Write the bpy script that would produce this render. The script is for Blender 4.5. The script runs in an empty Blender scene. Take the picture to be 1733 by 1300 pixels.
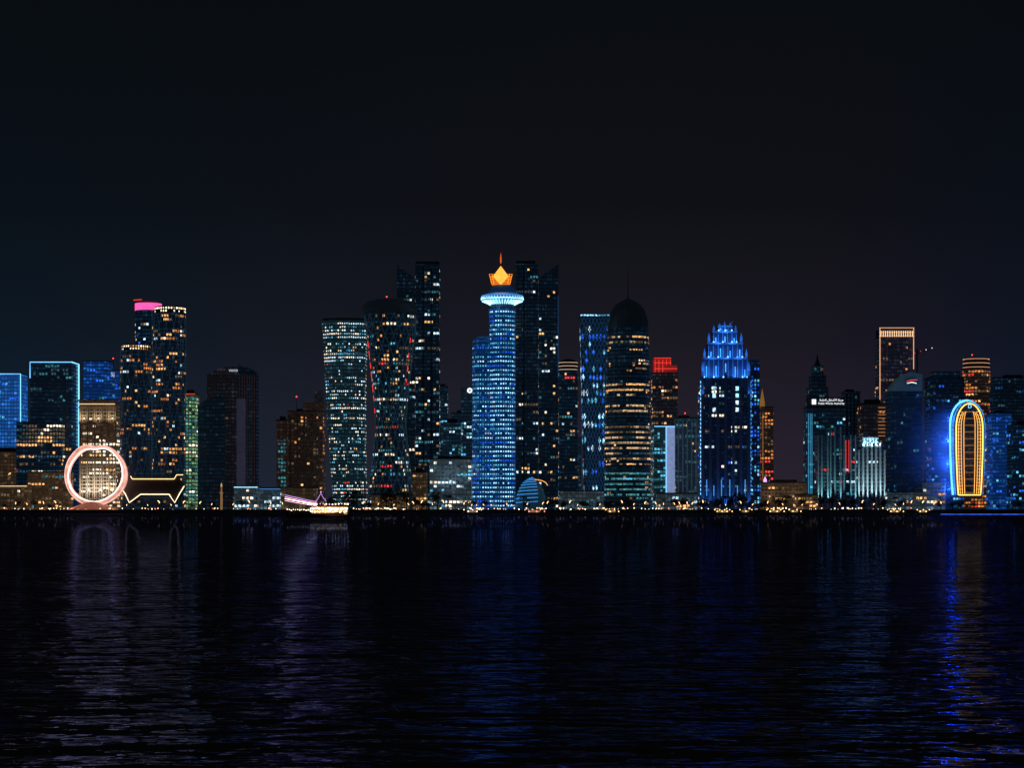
import bpy, math, random
from mathutils import Vector
R=random.Random(7)
PI=math.pi
COL=bpy.context.scene.collection
F=3466.; CX=866.5; HY=860.; H=5.; G=3.0
def X(px,Y): return (px-CX)/F*Y
def Z(py,Y): return H+(HY-py)/F*Y
def S(n,Y): return n*Y/F

# ------------------------------------------------------------ materials
MATS={}
def nt(name):
    m=bpy.data.materials.new(name); m.use_nodes=True
    t=m.node_tree; t.nodes.clear()
    o=t.nodes.new('ShaderNodeOutputMaterial')
    return m,t,o
def pbr(name,col=(0,0,0),rough=.6,metal=0.,em=None,est=0.,var=.35,scale=.3,bump=0.,sampling='NONE'):
    if name in MATS: return MATS[name]
    m,t,o=nt(name); N=t.nodes.new; L=t.links.new
    b=N('ShaderNodeBsdfPrincipled'); L(b.outputs[0],o.inputs[0])
    tc=N('ShaderNodeTexCoord'); n=N('ShaderNodeTexNoise'); n.inputs['Scale'].default_value=scale; n.inputs['Detail'].default_value=4
    L(tc.outputs['Object'],n.inputs['Vector'])
    mr=N('ShaderNodeMapRange'); mr.inputs['To Min'].default_value=1-var; mr.inputs['To Max'].default_value=1+var
    L(n.outputs['Fac'],mr.inputs['Value'])
    vm=N('ShaderNodeVectorMath'); vm.operation='SCALE'; vm.inputs[0].default_value=col
    L(mr.outputs[0],vm.inputs['Scale']); L(vm.outputs[0],b.inputs['Base Color'])
    b.inputs['Roughness'].default_value=rough; b.inputs['Metallic'].default_value=metal
    if em:  # on parts that are no lamps, light put in as self-glow
        b.inputs['Emission Color'].default_value=(*em,1)
        ms=N('ShaderNodeMath'); ms.operation='MULTIPLY'; ms.inputs[1].default_value=est
        L(mr.outputs[0],ms.inputs[0]); L(ms.outputs[0],b.inputs['Emission Strength'])
    if bump:
        bp=N('ShaderNodeBump'); bp.inputs['Strength'].default_value=bump; L(n.outputs['Fac'],bp.inputs['Height']); L(bp.outputs[0],b.inputs['Normal'])
    m.cycles.emission_sampling=sampling
    MATS[name]=m; return m
def glow(name,col=(1,1,1),st=1,sampling='NONE',lo=.75,cell=0.):
    if name in MATS: return MATS[name]
    m,t,o=nt(name); N=t.nodes.new; L=t.links.new
    e=N('ShaderNodeEmission'); e.inputs['Color'].default_value=(*col,1); L(e.outputs[0],o.inputs[0])
    g=N('ShaderNodeNewGeometry')
    if cell:
        d=N('ShaderNodeVectorMath'); d.operation='SCALE'; d.inputs['Scale'].default_value=1/cell
        L(g.outputs['Position'],d.inputs[0])
        f=N('ShaderNodeVectorMath'); f.operation='FLOOR'; L(d.outputs[0],f.inputs[0])
        w=N('ShaderNodeTexWhiteNoise'); w.noise_dimensions='3D'; L(f.outputs[0],w.inputs['Vector']); src=w.outputs['Value']
    else:
        w=N('ShaderNodeTexNoise'); w.inputs['Scale'].default_value=.25; L(g.outputs['Position'],w.inputs['Vector']); src=w.outputs['Fac']
    mr=N('ShaderNodeMapRange'); mr.inputs['To Min'].default_value=st*lo; mr.inputs['To Max'].default_value=st*(2-lo)
    L(src,mr.inputs['Value']); L(mr.outputs[0],e.inputs['Strength'])
    m.cycles.emission_sampling=sampling
    MATS[name]=m; return m
WP={'warm':((1,.50,.17),1.05),'amber':((1,.34,.08),.65),'white':((1,.84,.62),1.35),'cool':((.60,.84,1),1.1),
    'cyan':((.12,.55,.85),.85),'teal':((.08,.42,.5),.42),'blue':((.02,.13,.9),1.0),'dblue':((.02,.12,.42),.4),'ice':((.28,.68,1),1.6),
    'red':((1,.06,.05),.9),'green':((.38,.80,.40),.42),'dim':((.55,.36,.2),.2),'dimc':((.12,.3,.42),.2),'hot':((1,.8,.5),2.4),
    'band':((.90,.58,.30),.60),'bandt':((.12,.48,.50),.48)}
def wm(k):
    c,s=WP[k]; return glow('lit_window_'+k,c,s,lo=.12,cell=1.7)
STY={ # glass, frame, emission, strength, bay, floor
 'navy':((.012,.02,.035),(.05,.06,.08),(.06,.22,.46),.038,3.0,3.8),
 'deep':((.008,.012,.02),(.035,.04,.05),(.06,.19,.38),.034,3.0,3.9),
 'teal':((.012,.03,.035),(.06,.08,.09),(.10,.34,.48),.06,3.0,3.8),
 'blue':((.01,.02,.06),(.05,.08,.2),(.02,.17,.80),.19,3.2,3.8),
 'azure':((.01,.02,.06),(.10,.16,.3),(.03,.22,.85),.42,3.2,3.8),
 'royal':((.01,.02,.06),(.08,.1,.25),(.02,.20,.72),.16,3.0,4.4),
 'beige':((.02,.02,.02),(.38,.32,.25),(.60,.38,.20),.06,3.4,3.6),
 'brown':((.02,.015,.012),(.24,.17,.13),(.42,.26,.20),.032,3.2,3.6),
 'plum':((.012,.012,.016),(.12,.12,.13),(.22,.22,.32),.032,3.0,3.8),
 'grey':((.015,.02,.025),(.32,.33,.35),(.30,.48,.62),.09,3.6,3.8),
 'haze':((.012,.02,.04),(.08,.10,.15),(.07,.22,.40),.06,3.4,3.8),  # distance haze put into the facade as bluish glow
 'green':((.02,.03,.02),(.20,.24,.20),(.30,.55,.35),.07,3.0,3.6),
 'stone':((.012,.02,.03),(.42,.44,.46),(.12,.35,.5),.05,3.2,3.9),
 'inky':((.008,.012,.02),(.10,.11,.13),(.03,.12,.42),.045,3.2,3.9),
}
def fac(k):
    n='facade_'+k
    if n in MATS: return MATS[n]
    glass,frame,em,est,bay,fl=STY[k]
    m,t,o=nt(n); N=t.nodes.new; L=t.links.new
    b=N('ShaderNodeBsdfPrincipled'); L(b.outputs[0],o.inputs[0])
    def M(op,a,c=None):
        q=N('ShaderNodeMath'); q.operation=op
        for i,v in enumerate((a,c)):
            if v is None: continue
            if isinstance(v,(int,float)): q.inputs[i].default_value=v
            else: L(v,q.inputs[i])
        return q.outputs[0]
    tc=N('ShaderNodeTexCoord'); sp=N('ShaderNodeSeparateXYZ'); L(tc.outputs['UV'],sp.inputs[0])
    u=M('DIVIDE',sp.outputs[0],bay); v=M('DIVIDE',sp.outputs[1],fl)
    fu=M('FRACT',u); fv=M('FRACT',v); cu=M('FLOOR',u); cv=M('FLOOR',v)
    mask=M('MULTIPLY',M('MULTIPLY',M('GREATER_THAN',fu,.1),M('LESS_THAN',fu,.9)),M('MULTIPLY',M('GREATER_THAN',fv,.22),M('LESS_THAN',fv,.86)))
    cb=N('ShaderNodeCombineXYZ'); L(cu,cb.inputs[0]); L(cv,cb.inputs[1])
    w=N('ShaderNodeTexWhiteNoise'); w.noise_dimensions='2D'; L(cb.outputs[0],w.inputs['Vector'])
    fl1=N('ShaderNodeCombineXYZ'); L(cv,fl1.inputs[0]); fl1.inputs[1].default_value=3.3
    w2=N('ShaderNodeTexWhiteNoise'); w2.noise_dimensions='2D'; L(fl1.outputs[0],w2.inputs['Vector'])
    rnd=M('ADD',M('POWER',w.outputs['Value'],4.),.22)
    rnd=M('MULTIPLY',rnd,M('ADD',w2.outputs['Value'],.45))
    no=N('ShaderNodeTexNoise'); no.inputs['Scale'].default_value=.03; L(tc.outputs['Object'],no.inputs['Vector'])
    rnd=M('MULTIPLY',rnd,M('ADD',M('MULTIPLY',no.outputs['Fac'],1.6),.2))
    e=M('MULTIPLY',M('ADD',M('MULTIPLY',rnd,mask),.14),est*2.2)  # constant term: whole wall glows, standing in for city light and haze
    mx=N('ShaderNodeMix'); mx.data_type='RGBA'; L(mask,mx.inputs[0]); mx.inputs[6].default_value=(*frame,1); mx.inputs[7].default_value=(*glass,1)
    L(mx.outputs[2],b.inputs['Base Color'])
    rr=M('SUBTRACT',.6,M('MULTIPLY',mask,.42)); L(rr,b.inputs['Roughness'])
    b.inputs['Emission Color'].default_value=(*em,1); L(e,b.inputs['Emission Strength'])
    m.cycles.emission_sampling='NONE'
    MATS[n]=m; return m
metal=pbr('dark_metal',(.06,.07,.08),.4,.6)
dconc=pbr('dark_concrete',(.10,.10,.11),.8)
bluestone=pbr('pale_stone',(.55,.56,.58),.7)
beige=pbr('beige_stone',(.42,.36,.29),.8)
L_blue=glow('strip_blue',(.06,.30,1),4.2)
L_azure=glow('strip_azure',(.06,.36,1),1.0)
L_sky=glow('strip_sky',(.18,.55,1),2.0)
L_ice=glow('strip_ice',(.36,.80,1),2.6)
L_gold=glow('strip_gold',(1,.50,.10),2.8)
L_peach=glow('strip_peach',(1,.50,.28),1.0)
L_warm=glow('strip_warm',(1,.68,.38),1.8)
L_white=glow('strip_white',(1,.95,.88),1.6)
L_pink=glow('strip_pink',(1,.10,.40),1.3)
L_red=glow('strip_red',(1,.05,.04),1.2)
L_beacon=glow('beacon_red',(1,.04,.03),4)
L_orange=glow('strip_orange',(1,.28,.02),1.6)
L_violet=glow('strip_violet',(.70,.36,1),1.5)

# ------------------------------------------------------------ mesh builder
def empty(name,loc,label,cat,group=None):
    o=bpy.data.objects.new(name,None); COL.objects.link(o); o.location=loc
    o['label']=label; o['category']=cat
    if group: o['group']=group
    return o
def worldloc(o):
    v=Vector((0,0,0))
    while o: v+=o.location; o=o.parent
    return v
class MB:
    def __init__(s): s.v=[]; s.f=[]; s.uv=[]; s.mi=[]
    def face(s,pts,uv=None,mi=0):
        n=len(s.v); s.v+= [tuple(p) for p in pts]; s.f.append(tuple(range(n,n+len(pts))))
        s.uv.append(uv or [(p[0]+p[1],p[2]) for p in pts]); s.mi.append(mi)
    def box(s,x0,x1,y0,y1,z0,z1):
        s.loft([rect(x0,x1,y0,y1)]*2,[z0,z1],bottom=True); return s
    def loft(s,rings,zs,top=True,bottom=False):
        r0=rings[0]; n=len(r0); us=[0]
        for i in range(n):
            a,b=r0[i],r0[(i+1)%n]; us.append(us[-1]+math.hypot(b[0]-a[0],b[1]-a[1]))
        for k in range(len(zs)-1):
            for i in range(n):
                j=(i+1)%n
                a,b,c,d=rings[k][i],rings[k][j],rings[k+1][j],rings[k+1][i]
                s.face([(a[0],a[1],zs[k]),(b[0],b[1],zs[k]),(c[0],c[1],zs[k+1]),(d[0],d[1],zs[k+1])],
                       [(us[i],zs[k]-G),(us[i+1],zs[k]-G),(us[i+1],zs[k+1]-G),(us[i],zs[k+1]-G)])
        if top: s.face([(p[0],p[1],zs[-1]) for p in rings[-1]],[(0,0)]*n)
        if bottom: s.face([(p[0],p[1],zs[0]) for p in reversed(rings[0])],[(0,0)]*n)
        return s
    def lathe(s,cx,cy,prof,n=24,top=True):
        s.loft([circ(cx,cy,max(r,.01),n) for r,z in prof],[z for r,z in prof],top=top); return s
    def tube(s,pts,r,n=4,r2=None):
        pts=[Vector(p) for p in pts]; rings=[]
        m=len(pts)
        for i,p in enumerate(pts):
            d=(pts[min(i+1,m-1)]-pts[max(i-1,0)])
            if d.length<1e-6: d=Vector((0,0,1))
            d.normalize()
            up=Vector((0,0,1)) if abs(d.z)<.9 else Vector((0,1,0))
            a=d.cross(up).normalized(); b=d.cross(a)
            rr=r if r2 is None else r+(r2-r)*i/(m-1)
            rings.append([p+a*math.cos(t*2*PI/n+PI/4)*rr+b*math.sin(t*2*PI/n+PI/4)*rr for t in range(n)])
        for k in range(m-1):
            for i in range(n):
                j=(i+1)%n; s.face([rings[k][j],rings[k][i],rings[k+1][i],rings[k+1][j]])
        s.face(rings[0]); s.face(list(reversed(rings[-1]))); return s
    def prism(s,poly,y0,y1):
        n=len(poly)
        s.face([(x,y0,z) for x,z in poly],[(x,z-G) for x,z in poly]); s.face([(x,y1,z) for x,z in reversed(poly)],[(x,z-G) for x,z in reversed(poly)])
        for i in range(n):
            a,b=poly[i],poly[(i+1)%n]
            s.face([(a[0],y0,a[1]),(a[0],y1,a[1]),(b[0],y1,b[1]),(b[0],y0,b[1])],[(0,a[1]-G),(y1-y0,a[1]-G),(y1-y0,b[1]-G),(0,b[1]-G)])
        return s
    def build(s,name,mat,parent=None,smooth=False):
        o0=worldloc(parent) if parent else Vector((0,0,0))
        me=bpy.data.meshes.new(name)
        me.from_pydata([(x-o0.x,y-o0.y,z-o0.z) for x,y,z in s.v],[],s.f)
        for m in (mat if isinstance(mat,list) else [mat]): me.materials.append(m)
        uvl=me.uv_layers.new(name='UVMap')
        uvl.data.foreach_set('uv',[c for f in s.uv for p in f for c in p])
        if isinstance(mat,list): me.polygons.foreach_set('material_index',s.mi)
        if smooth: me.polygons.foreach_set('use_smooth',[True]*len(s.f))
        me.update()
        o=bpy.data.objects.new(name,me); COL.objects.link(o)
        if parent: o.parent=parent
        return o
def rect(x0,x1,y0,y1): return [(x0,y0),(x1,y0),(x1,y1),(x0,y1)]
def circ(cx,cy,r,n=32,ry=None):
    ry=ry or r
    return [(cx+r*math.cos(2*PI*i/n),cy+ry*math.sin(2*PI*i/n)) for i in range(n)]
def sph(mb,c,r,n=8,m=5):
    mb.loft([circ(c[0],c[1],max(.01,r*math.sin(PI*k/m)),n) for k in range(m+1)],[c[2]-r*math.cos(PI*k/m) for k in range(m+1)],top=False)
    return mb
def text(name,body,size,loc,mat,parent,align='CENTER',ext=.12):
    cu=bpy.data.curves.new(name,'FONT'); cu.body=body; cu.size=size; cu.align_x=align; cu.extrude=ext
    to=bpy.data.objects.new('tmp',cu); COL.objects.link(to)
    bpy.context.view_layer.update()
    me=bpy.data.meshes.new_from_object(to.evaluated_get(bpy.context.evaluated_depsgraph_get()))
    bpy.data.objects.remove(to)
    me.name=name; me.materials.clear(); me.materials.append(mat)
    o=bpy.data.objects.new(name,me); COL.objects.link(o)
    o.parent=parent; o.location=Vector(loc)-worldloc(parent); o.rotation_euler=(PI/2,0,0)
    return o

class T:
    def __init__(s,name,label,px,Y,cat='tower',dep=15,group=None):
        s.Y=Y; s.root=empty(name,(X(px,Y),Y+dep,G),label,cat,group); s.win=[]
    def x(s,px): return X(px,s.Y)
    def z(s,py): return Z(py,s.Y)
    def w(s,n): return n*s.Y/F
    def loft(s,part,ringf,zs,mat,smooth=False,parent=None):
        mb=MB(); mb.loft([ringf(z) for z in zs],zs); return mb.build(part,mat,parent or s.root,smooth)
    def box(s,part,x0,x1,yt,yb,mat,dy=0,dep=10,parent=None):
        zb=s.z(yb) if yb is not None else G
        return MB().box(s.x(x0),s.x(x1),s.Y+dy,s.Y+dy+dep,zb,s.z(yt)).build(part,mat,parent or s.root)
    def strip(s,pts,mat,r=.5,dy=-.6,part='light_strip',parent=None):
        return MB().tube([(s.x(a),s.Y+dy,s.z(b)) for a,b in pts],r).build(part,mat,parent or s.root)
    def wins(s,ringf,z0,z1,bay,fl,p,pal,wi=.14,hi=(.25,.82),proud=.13,diamond=False,seg=None,coh=.45):
        ring=ringf(z0); n=len(ring); nf=int((z1-z0)/fl)
        keys=[k for k,_ in pal]; wts=[q for _,q in pal]
        for k in range(nf):
            za=z0+(k+hi[0])*fl; zb=z0+(k+hi[1])*fl
            ra=ringf(za); rb=ringf(zb)
            fa=R.choice((.2,.5,.8,1,1.3,2.0)); prev=False; c=keys[0]
            for i in range(n):
                if seg is not None and i not in seg: continue
                j=(i+1)%n; a,b,c2,d=Vector(ra[i]),Vector(ra[j]),Vector(rb[j]),Vector(rb[i])
                e=b-a; Ln=e.length
                if Ln<.4: continue
                nx,ny=e.y/Ln,-e.x/Ln; mid=(a+b)/2
                if (nx*-mid.x+ny*-mid.y)/mid.length< -.15: continue
                nc=max(1,int(round(Ln/bay)))
                for q in range(nc):
                    t0=(q+wi)/nc; t1=(q+1-wi)/nc
                    pp=p((i+(q+.5)/nc)/n,(za+zb)/2) if callable(p) else p
                    if coh==0: lit=R.random()<pp
                    else:
                        qq=min(1,pp*fa) if pp<.8 else pp
                        lit=R.random()<(qq+(1-qq)*coh if prev else qq*(1-coh*.6) if pp<.8 else qq)
                    if lit:
                        if not prev or R.random()<.35: c=R.choices(keys,wts)[0]
                        A,B=a.lerp(b,t0),a.lerp(b,t1); C,D=d.lerp(c2,t1),d.lerp(c2,t0)
                        o=Vector((nx,ny))*proud; A,B,C,D=A+o,B+o,C+o,D+o
                        if diamond:
                            zm=(za+zb)/2
                            quad=[((A.x+B.x)/2,(A.y+B.y)/2,za),((B.x+C.x)/2,(B.y+C.y)/2,zm),((C.x+D.x)/2,(C.y+D.y)/2,zb),((A.x+D.x)/2,(A.y+D.y)/2,zm)]
                        else: quad=[(A.x,A.y,za),(B.x,B.y,za),(C.x,C.y,zb),(D.x,D.y,zb)]
                        s.win.append((quad,c))
                    prev=lit
    def shaft(s,part,ringf,z0,z1,sty,p=.2,pal=(('warm',1),),nz=1,win=True,**k):
        zs=[z0+(z1-z0)*i/nz for i in range(nz+1)]
        o=s.loft(part,ringf,zs,fac(sty))
        if win and p: s.wins(ringf,max(z0,G+2),z1-1,k.pop('bay',STY[sty][4]),k.pop('fl',STY[sty][5]),p,pal,**k)
        return o
    def lattice(s,ringf,z0,z1,nu,turn,nz,r,mat,part='diagrid',off=.25):
        mb=MB()
        def pt(t,z):
            ring=ringf(z); n=len(ring); t=(t%1)*n; i=int(t)%n; a=Vector(ring[i]); b=Vector(ring[(i+1)%n]); e=b-a
            q=a.lerp(b,t-int(t)); nn=Vector((e.y,-e.x)); nn.normalize(); q+=nn*off
            return (q.x,q.y,z)
        for k in range(nu):
            for sg in (-1,1):
                pts=[pt(k/nu+sg*turn*j/nz,z0+(z1-z0)*j/nz) for j in range(nz+1)]
                mb.tube(pts,r,3)
        return mb.build(part,mat,s.root)
    def beacon(s,px,py,mast=4,dy=5):
        m=MB().tube([(s.x(px),s.Y+dy,s.z(py)-S(mast,s.Y)*1.0-.5),(s.x(px),s.Y+dy,s.z(py))],.35,4,.15).build('mast',metal,s.root)
        MB_=MB(); sph(MB_,(s.x(px),s.Y+dy,s.z(py)+.5),.75,6,4).build('beacon',L_beacon,m)
    def done(s):
        R.shuffle(s.win)
        for quad,c in s.win[:100]:
            mb=MB(); mb.face(quad); mb.build('window',wm(c),s.root)
        rest=s.win[100:]
        if rest:
            ks=sorted({c for _,c in rest}); mb=MB()
            for quad,c in rest: mb.face(quad,mi=ks.index(c))
            o=mb.build('window',[wm(k) for k in ks],s.root); o['kind']='stuff'
        return s
def simple(name,label,x0,x1,yt,Y,dep,sty,p,pal,cat='tower',yb=None,plant=True,beacon=None,**k):
    t=T(name,label,(x0+x1)/2,Y,cat,dep/2)
    r=rect(t.x(x0),t.x(x1),Y,Y+dep)
    t.shaft('facade',lambda z:r,G if yb is None else t.z(yb),t.z(yt),sty,p,pal,**k)
    w=x1-x0
    MB().box(t.x(x0)-.3,t.x(x1)+.3,Y-.3,Y+dep+.3,t.z(yt),t.z(yt)+1.1).build('parapet',dconc,t.root)
    if plant:
        a=x0+w*R.uniform(.15,.3); b=x1-w*R.uniform(.2,.35)
        MB().box(t.x(a),t.x(b),Y+dep*.3,Y+dep*.7,t.z(yt)+1.1,t.z(yt)+R.uniform(3,5)).build('roof_plant_room',dconc,t.root)
    if beacon: t.beacon(*beacon)
    return t
def spot(loc,to,col,power,ang=60,rad=.6):
    l=bpy.data.lights.new('floodlight','SPOT'); l.color=col; l.energy=power; l.shadow_soft_size=rad; l.spot_size=math.radians(ang); l.spot_blend=.8
    o=bpy.data.objects.new('floodlight',l); COL.objects.link(o); o.location=loc
    o.rotation_euler=(Vector(to)-Vector(loc)).to_track_quat('-Z','Y').to_euler(); return o
def flood(loc,col,power,up=.35,ang=130): # shielded fitting that faces the wall
    return spot(loc,(loc[0],loc[1]+10,loc[2]+10*up),col,power,ang)
TEAL=[('teal',4),('cyan',3),('cool',1),('dimc',3)]
BLUE=[('blue',4),('dblue',3),('cyan',2)]

# ============================================================ LEFT GROUP
t=simple('office_tower','bright blue lit office tower at the far left edge with a blue outline',-40,35,633,2100,30,'azure',.06,BLUE,plant=False)
t.strip([(-40,633),(35,633),(35,766)],L_sky,.55); t.done()
t=simple('hotel_building','low beige building at the far left edge below the blue outlined tower',-40,37,765,2050,30,'beige',.14,[('dim',3),('warm',1)],cat='building')
text('sign','Y',5,(t.x(28),2049.5,t.z(799)),L_red,t.root)
t.done()
t=T('office_tower','dark glass tower with blue outlined roof above a wider lower wing',92,2060,dep=15)
r=rect(t.x(51),t.x(121),2060,2092); t.shaft('facade',lambda z:r,G,t.z(613),'navy',.10,[('teal',3),('warm',1),('dimc',4)])
r2=rect(t.x(34),t.x(110),2044,2059.8); t.shaft('lower_wing',lambda z:r2,G,t.z(715),'navy',lambda u,z:.5 if z>t.z(800) else .3,[('warm',2),('white',1),('dim',4),('dimc',3)])
t.strip([(51,640),(51,613),(121,613)],L_sky,.5)
zt=t.z(613); MB().tube([(t.x(121),2060,zt),(t.x(121)+.8,2091,zt),(t.x(121)+.8,2091,t.z(755))],.8).build('light_strip',L_sky,t.root); t.done()
t=simple('office_tower','blue lit tower between the outlined tower and the twin towers',141,182,612,2230,28,'blue',.12,BLUE+[('teal',3)],plant=False)
t.done()
t=simple('office_tower','narrow bright blue tower with a white sign and red roof light',176,204,628,2180,25,'blue',.12,BLUE,plant=False,beacon=(190,607,14))
text('sign','Sj',6,(t.x(191),2179.4,t.z(637)),glow('sign_soft',(.8,.85,1),.7),t.root); t.done()
t=simple('hotel_building','beige stone hotel with lit cornice standing behind the ring sculpture',134,196,682,2030,30,'beige',lambda u,z:.45 if z<Z(745,2030) else .12,[('white',4),('warm',1),('dim',3)],cat='building')
for py,o in ((678,3),(690,1),(716,.8)):
    MB().box(t.x(134)-o*.5,t.x(196)+o*.5,2030-o*.5,2030-.02,t.z(py)-1,t.z(py)+.8).build('cornice',beige,t.root)
for k in range(6): 
    t.box('pilaster',135+k*12,137.5+k*11.8,692,846,beige,-.7,.68)
t.strip([(135,684),(195,684)],L_warm,.3,-1.9); t.done()
for a in (140,165,188): flood((X(a,2030),2024,Z(708,2030)),(1,.78,.52),2300)
for a in (145,165,185): flood((X(a,2030),2016,Z(830,2030)),(1,.88,.72),11000)
t=T('rounded_tower','tallest tower of the left cluster with a glowing pink crown',247,2095,dep=14)
rf=lambda z:circ(t.x(247),2109,t.w(22),28,14)
t.shaft('facade',rf,G,t.z(524),'navy',.22,[('warm',3),('cool',2),('blue',2),('dim',2)],bay=9)
t.loft('crown',lambda z:circ(t.x(247),2109,t.w(22.6),28,14.4),[t.z(524),t.z(512)],L_pink)
t.loft('roof',lambda z:circ(t.x(247),2109,t.w(18),28,11),[t.z(512),t.z(508)],dconc)
t.strip([(226,508),(240,507)],L_red,.5,0,'roof_light'); t.done()
lat=pbr('diagrid_metal',(.16,.18,.2),.4,.5,(.12,.3,.5),.06)  # unlit metal; the bluish city light is put in as glow
t=T('rounded_tower','tall rounded tower with diagonal lattice and golden lit roof edge',281,2040,dep=16)
rf2=lambda z:circ(t.x(281),2058,t.w(28.5),36,18)
t.shaft('facade',rf2,G,t.z(528),'navy',lambda u,z:.26 if z>Z(650,2040) else .17,[('warm',4),('amber',5),('white',1),('dim',3),('cool',1)],bay=9)
t.loft('crown',lambda z:circ(t.x(283),2058,t.w(26),36,17),[t.z(528),t.z(517)],dconc)
t.wins(lambda z:circ(t.x(283),2058,t.w(26),36,17),t.z(528),t.z(517),9,2.9,.75,[('hot',2),('white',2)],wi=.25)
t.lattice(rf2,G,t.z(530),14,.42,30,.28,lat); t.done()
t=T('rounded_tower','shorter rounded tower with diagonal lattice left of the taller pair',224,2025,dep=14)
rf3=lambda z:circ(t.x(225),2041,t.w(26.5),34,15)
t.shaft('facade',rf3,G,t.z(592),'navy',lambda u,z:.22 if z>Z(690,2025) else .11,[('warm',3),('amber',5),('dim',3),('cool',1)],bay=9)
t.loft('crown',lambda z:circ(t.x(225),2041,t.w(24),34,14),[t.z(592),t.z(583)],dconc)
t.wins(lambda z:circ(t.x(225),2041,t.w(24),34,14),t.z(592),t.z(583),9,2.6,.6,[('hot',2),('white',2),('amber',2)],wi=.25)
t.lattice(rf3,G,t.z(592),13,.36,24,.26,lat); t.done()
t=simple('apartment_tower','narrow tower with rows of pale green windows right of the lattice towers',308,330,667,2060,26,'green',lambda u,z:.8,[('green',5),('teal',2),('white',.6)])
t.strip([(308,667),(330,667)],L_red,.3); t.done()
t=T('hotel_tower','dark tower with curved roof and small white rooftop sign',385,2080,dep=15)
zc=[(a,620+((a-392)/44)**2*16) for a in range(350,437,6)]
poly=[(t.x(350),G)]+[(t.x(a),t.z(b)) for a,b in zc if a<=402]+[(t.x(402),t.z(620)),(t.x(402),G)]
MB().prism(poly,2080,2104).build('facade',fac('plum'),t.root)
r=rect(t.x(350),t.x(402),2080,2104); t.wins(lambda z:r,G,t.z(640),3,3.8,.035,[('dim',4),('dimc',2)])
poly=[(t.x(402.2),G)]+[(t.x(402.2),t.z(616))]+[(t.x(a),t.z(618+((a-402)/31)**2*12)) for a in range(408,434,5)]+[(t.x(433),t.z(630)),(t.x(433),G)]
MB().prism(poly,2084,2104).build('side_tower',fac('deep'),t.root)
ribm=pbr('rib_grey',(.12,.11,.11),.7,0,(.40,.20,.20),.035)
for k in range(7): t.box('rib',404+k*4.2,405.4+k*4.2,634,None,ribm,2.8,1.1)
MB().prism([(t.x(337),G),(t.x(337),t.z(686)),(t.x(352),t.z(677)),(t.x(382),t.z(668)),(t.x(382),G)],2070,2079.8).build('lower_slab',fac('deep'),t.root)
t.box('stair_tower',401,415,675,None,pbr('lavender_panel',(.35,.33,.42),.6,0,(.28,.32,.62),.045),-3,5.6)  # panel glows to look lighter than its neighbours; it is no lamp
text('sign','voco',4.6,(t.x(395),2079.4,t.z(629)),glow('sign_soft'),t.root); t.done()
t=simple('apartment_tower','brown stepped apartment block with small rooftop masts',487,546,697,2080,30,'brown',.10,[('amber',2),('dim',4),('warm',1)],beacon=(501,672,20))
t.box('upper_storeys',512,546,681,697.1,fac('brown'),4,20); t.box('penthouse',531,545,661,681.1,fac('plum'),7,12)
for k in range(5): t.box('rib',490+k*12,493+k*12,700,None,beige,-.9,.85)
t.done()
t=simple('apartment_tower','slim brown block with a teal lit lower half, left of the stepped block',468,486,712,2070,22,'brown',.05,[('dim',1)])
r=rect(t.x(470.5),t.x(484),2069,2070); t.wins(lambda z:r,G,t.z(742),3,3.8,.7,[('teal',3),('dimc',2)]); t.done()
# glitter tower
t=T('curved_tower','wide curved tower covered in tiny white and teal lights',584,2055,dep=14)
def rf(z,t=t):
    f=(z-G)/(t.z(541)-G); xl=t.x(566+(544-566)*f**.7); xr=t.x(619-3*math.sin(f*PI)); n=20
    pts=[(xl+(xr-xl)*i/n, 2055+9*(abs(i/n*2-1)**2.2)) for i in range(n+1)]
    return pts+[(xr,2085),(xl,2085)]
t.shaft('facade',rf,G,t.z(541),'teal',.55,[('cool',8),('teal',2),('cyan',2),('green',.6),('white',5),('warm',.7),('red',.8),('dimc',3)],nz=14,bay=2.4,fl=3.4,wi=.24,hi=(.3,.72),coh=.05)
t.loft('roof_edge',lambda z:rf(t.z(541)),[t.z(541),t.z(538)],dconc); t.done()
# waisted tower
t=T('waisted_tower','dark tower pinched at its waist with a flat domed top',659,2015,dep=0)
def hr(py): 
    if py<715: return 26+19.5*((715-py)/187.)**1.2
    return 26+14*((py-715)/130)**1.3
def rf(z,t=t):
    py=HY-(z-H)*F/t.Y; return circ(t.x(659),2038,t.w(min(45.5,hr(py))),44)
t.shaft('facade',rf,G,t.z(528),'deep',.32,[('warm',3),('white',2),('amber',3),('cool',3),('teal',4),('cyan',2),('red',1),('dim',3),('dimc',3)],nz=22,bay=9,wi=.2,coh=.3)
t.lattice(rf,G,t.z(530),18,.5,30,.36,pbr('dark_lattice',(.08,.09,.1),.5,.4,(.10,.30,.48),.07))  # cool light on the lattice put in as faint glow
MB().lathe(t.x(657),2038,[(t.w(45),t.z(528)),(t.w(47),t.z(521)),(t.w(46),t.z(514)),(t.w(40),t.z(508)),(t.w(26),t.z(503.5)),(.1,t.z(501))],40).build('cap',pbr('dark_cap',(.06,.06,.065),.45,0,(.1,.2,.3),.02),t.root,smooth=True)  # slight glow put into the cap to lift its black
for a0,lst in ((1.10,((575,12),(592,14),(612,10),(628,16),(650,12),(668,6),(690,8))),(1.82,((570,9),(596,8),(618,10),(640,6)))):
  for yy,h in lst:
    pts=[]
    for q in range(4):
        py=yy+h*q/3; z=t.z(py); rr=t.w(min(44,hr(py)))+.5; a=PI*a0
        pts.append((t.x(659)+rr*math.cos(a),2038+rr*math.sin(a),z))
    MB().tube(pts,.4).build('light_strip',L_red,t.root)
t.beacon(652,499,5,23); t.done()
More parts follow.
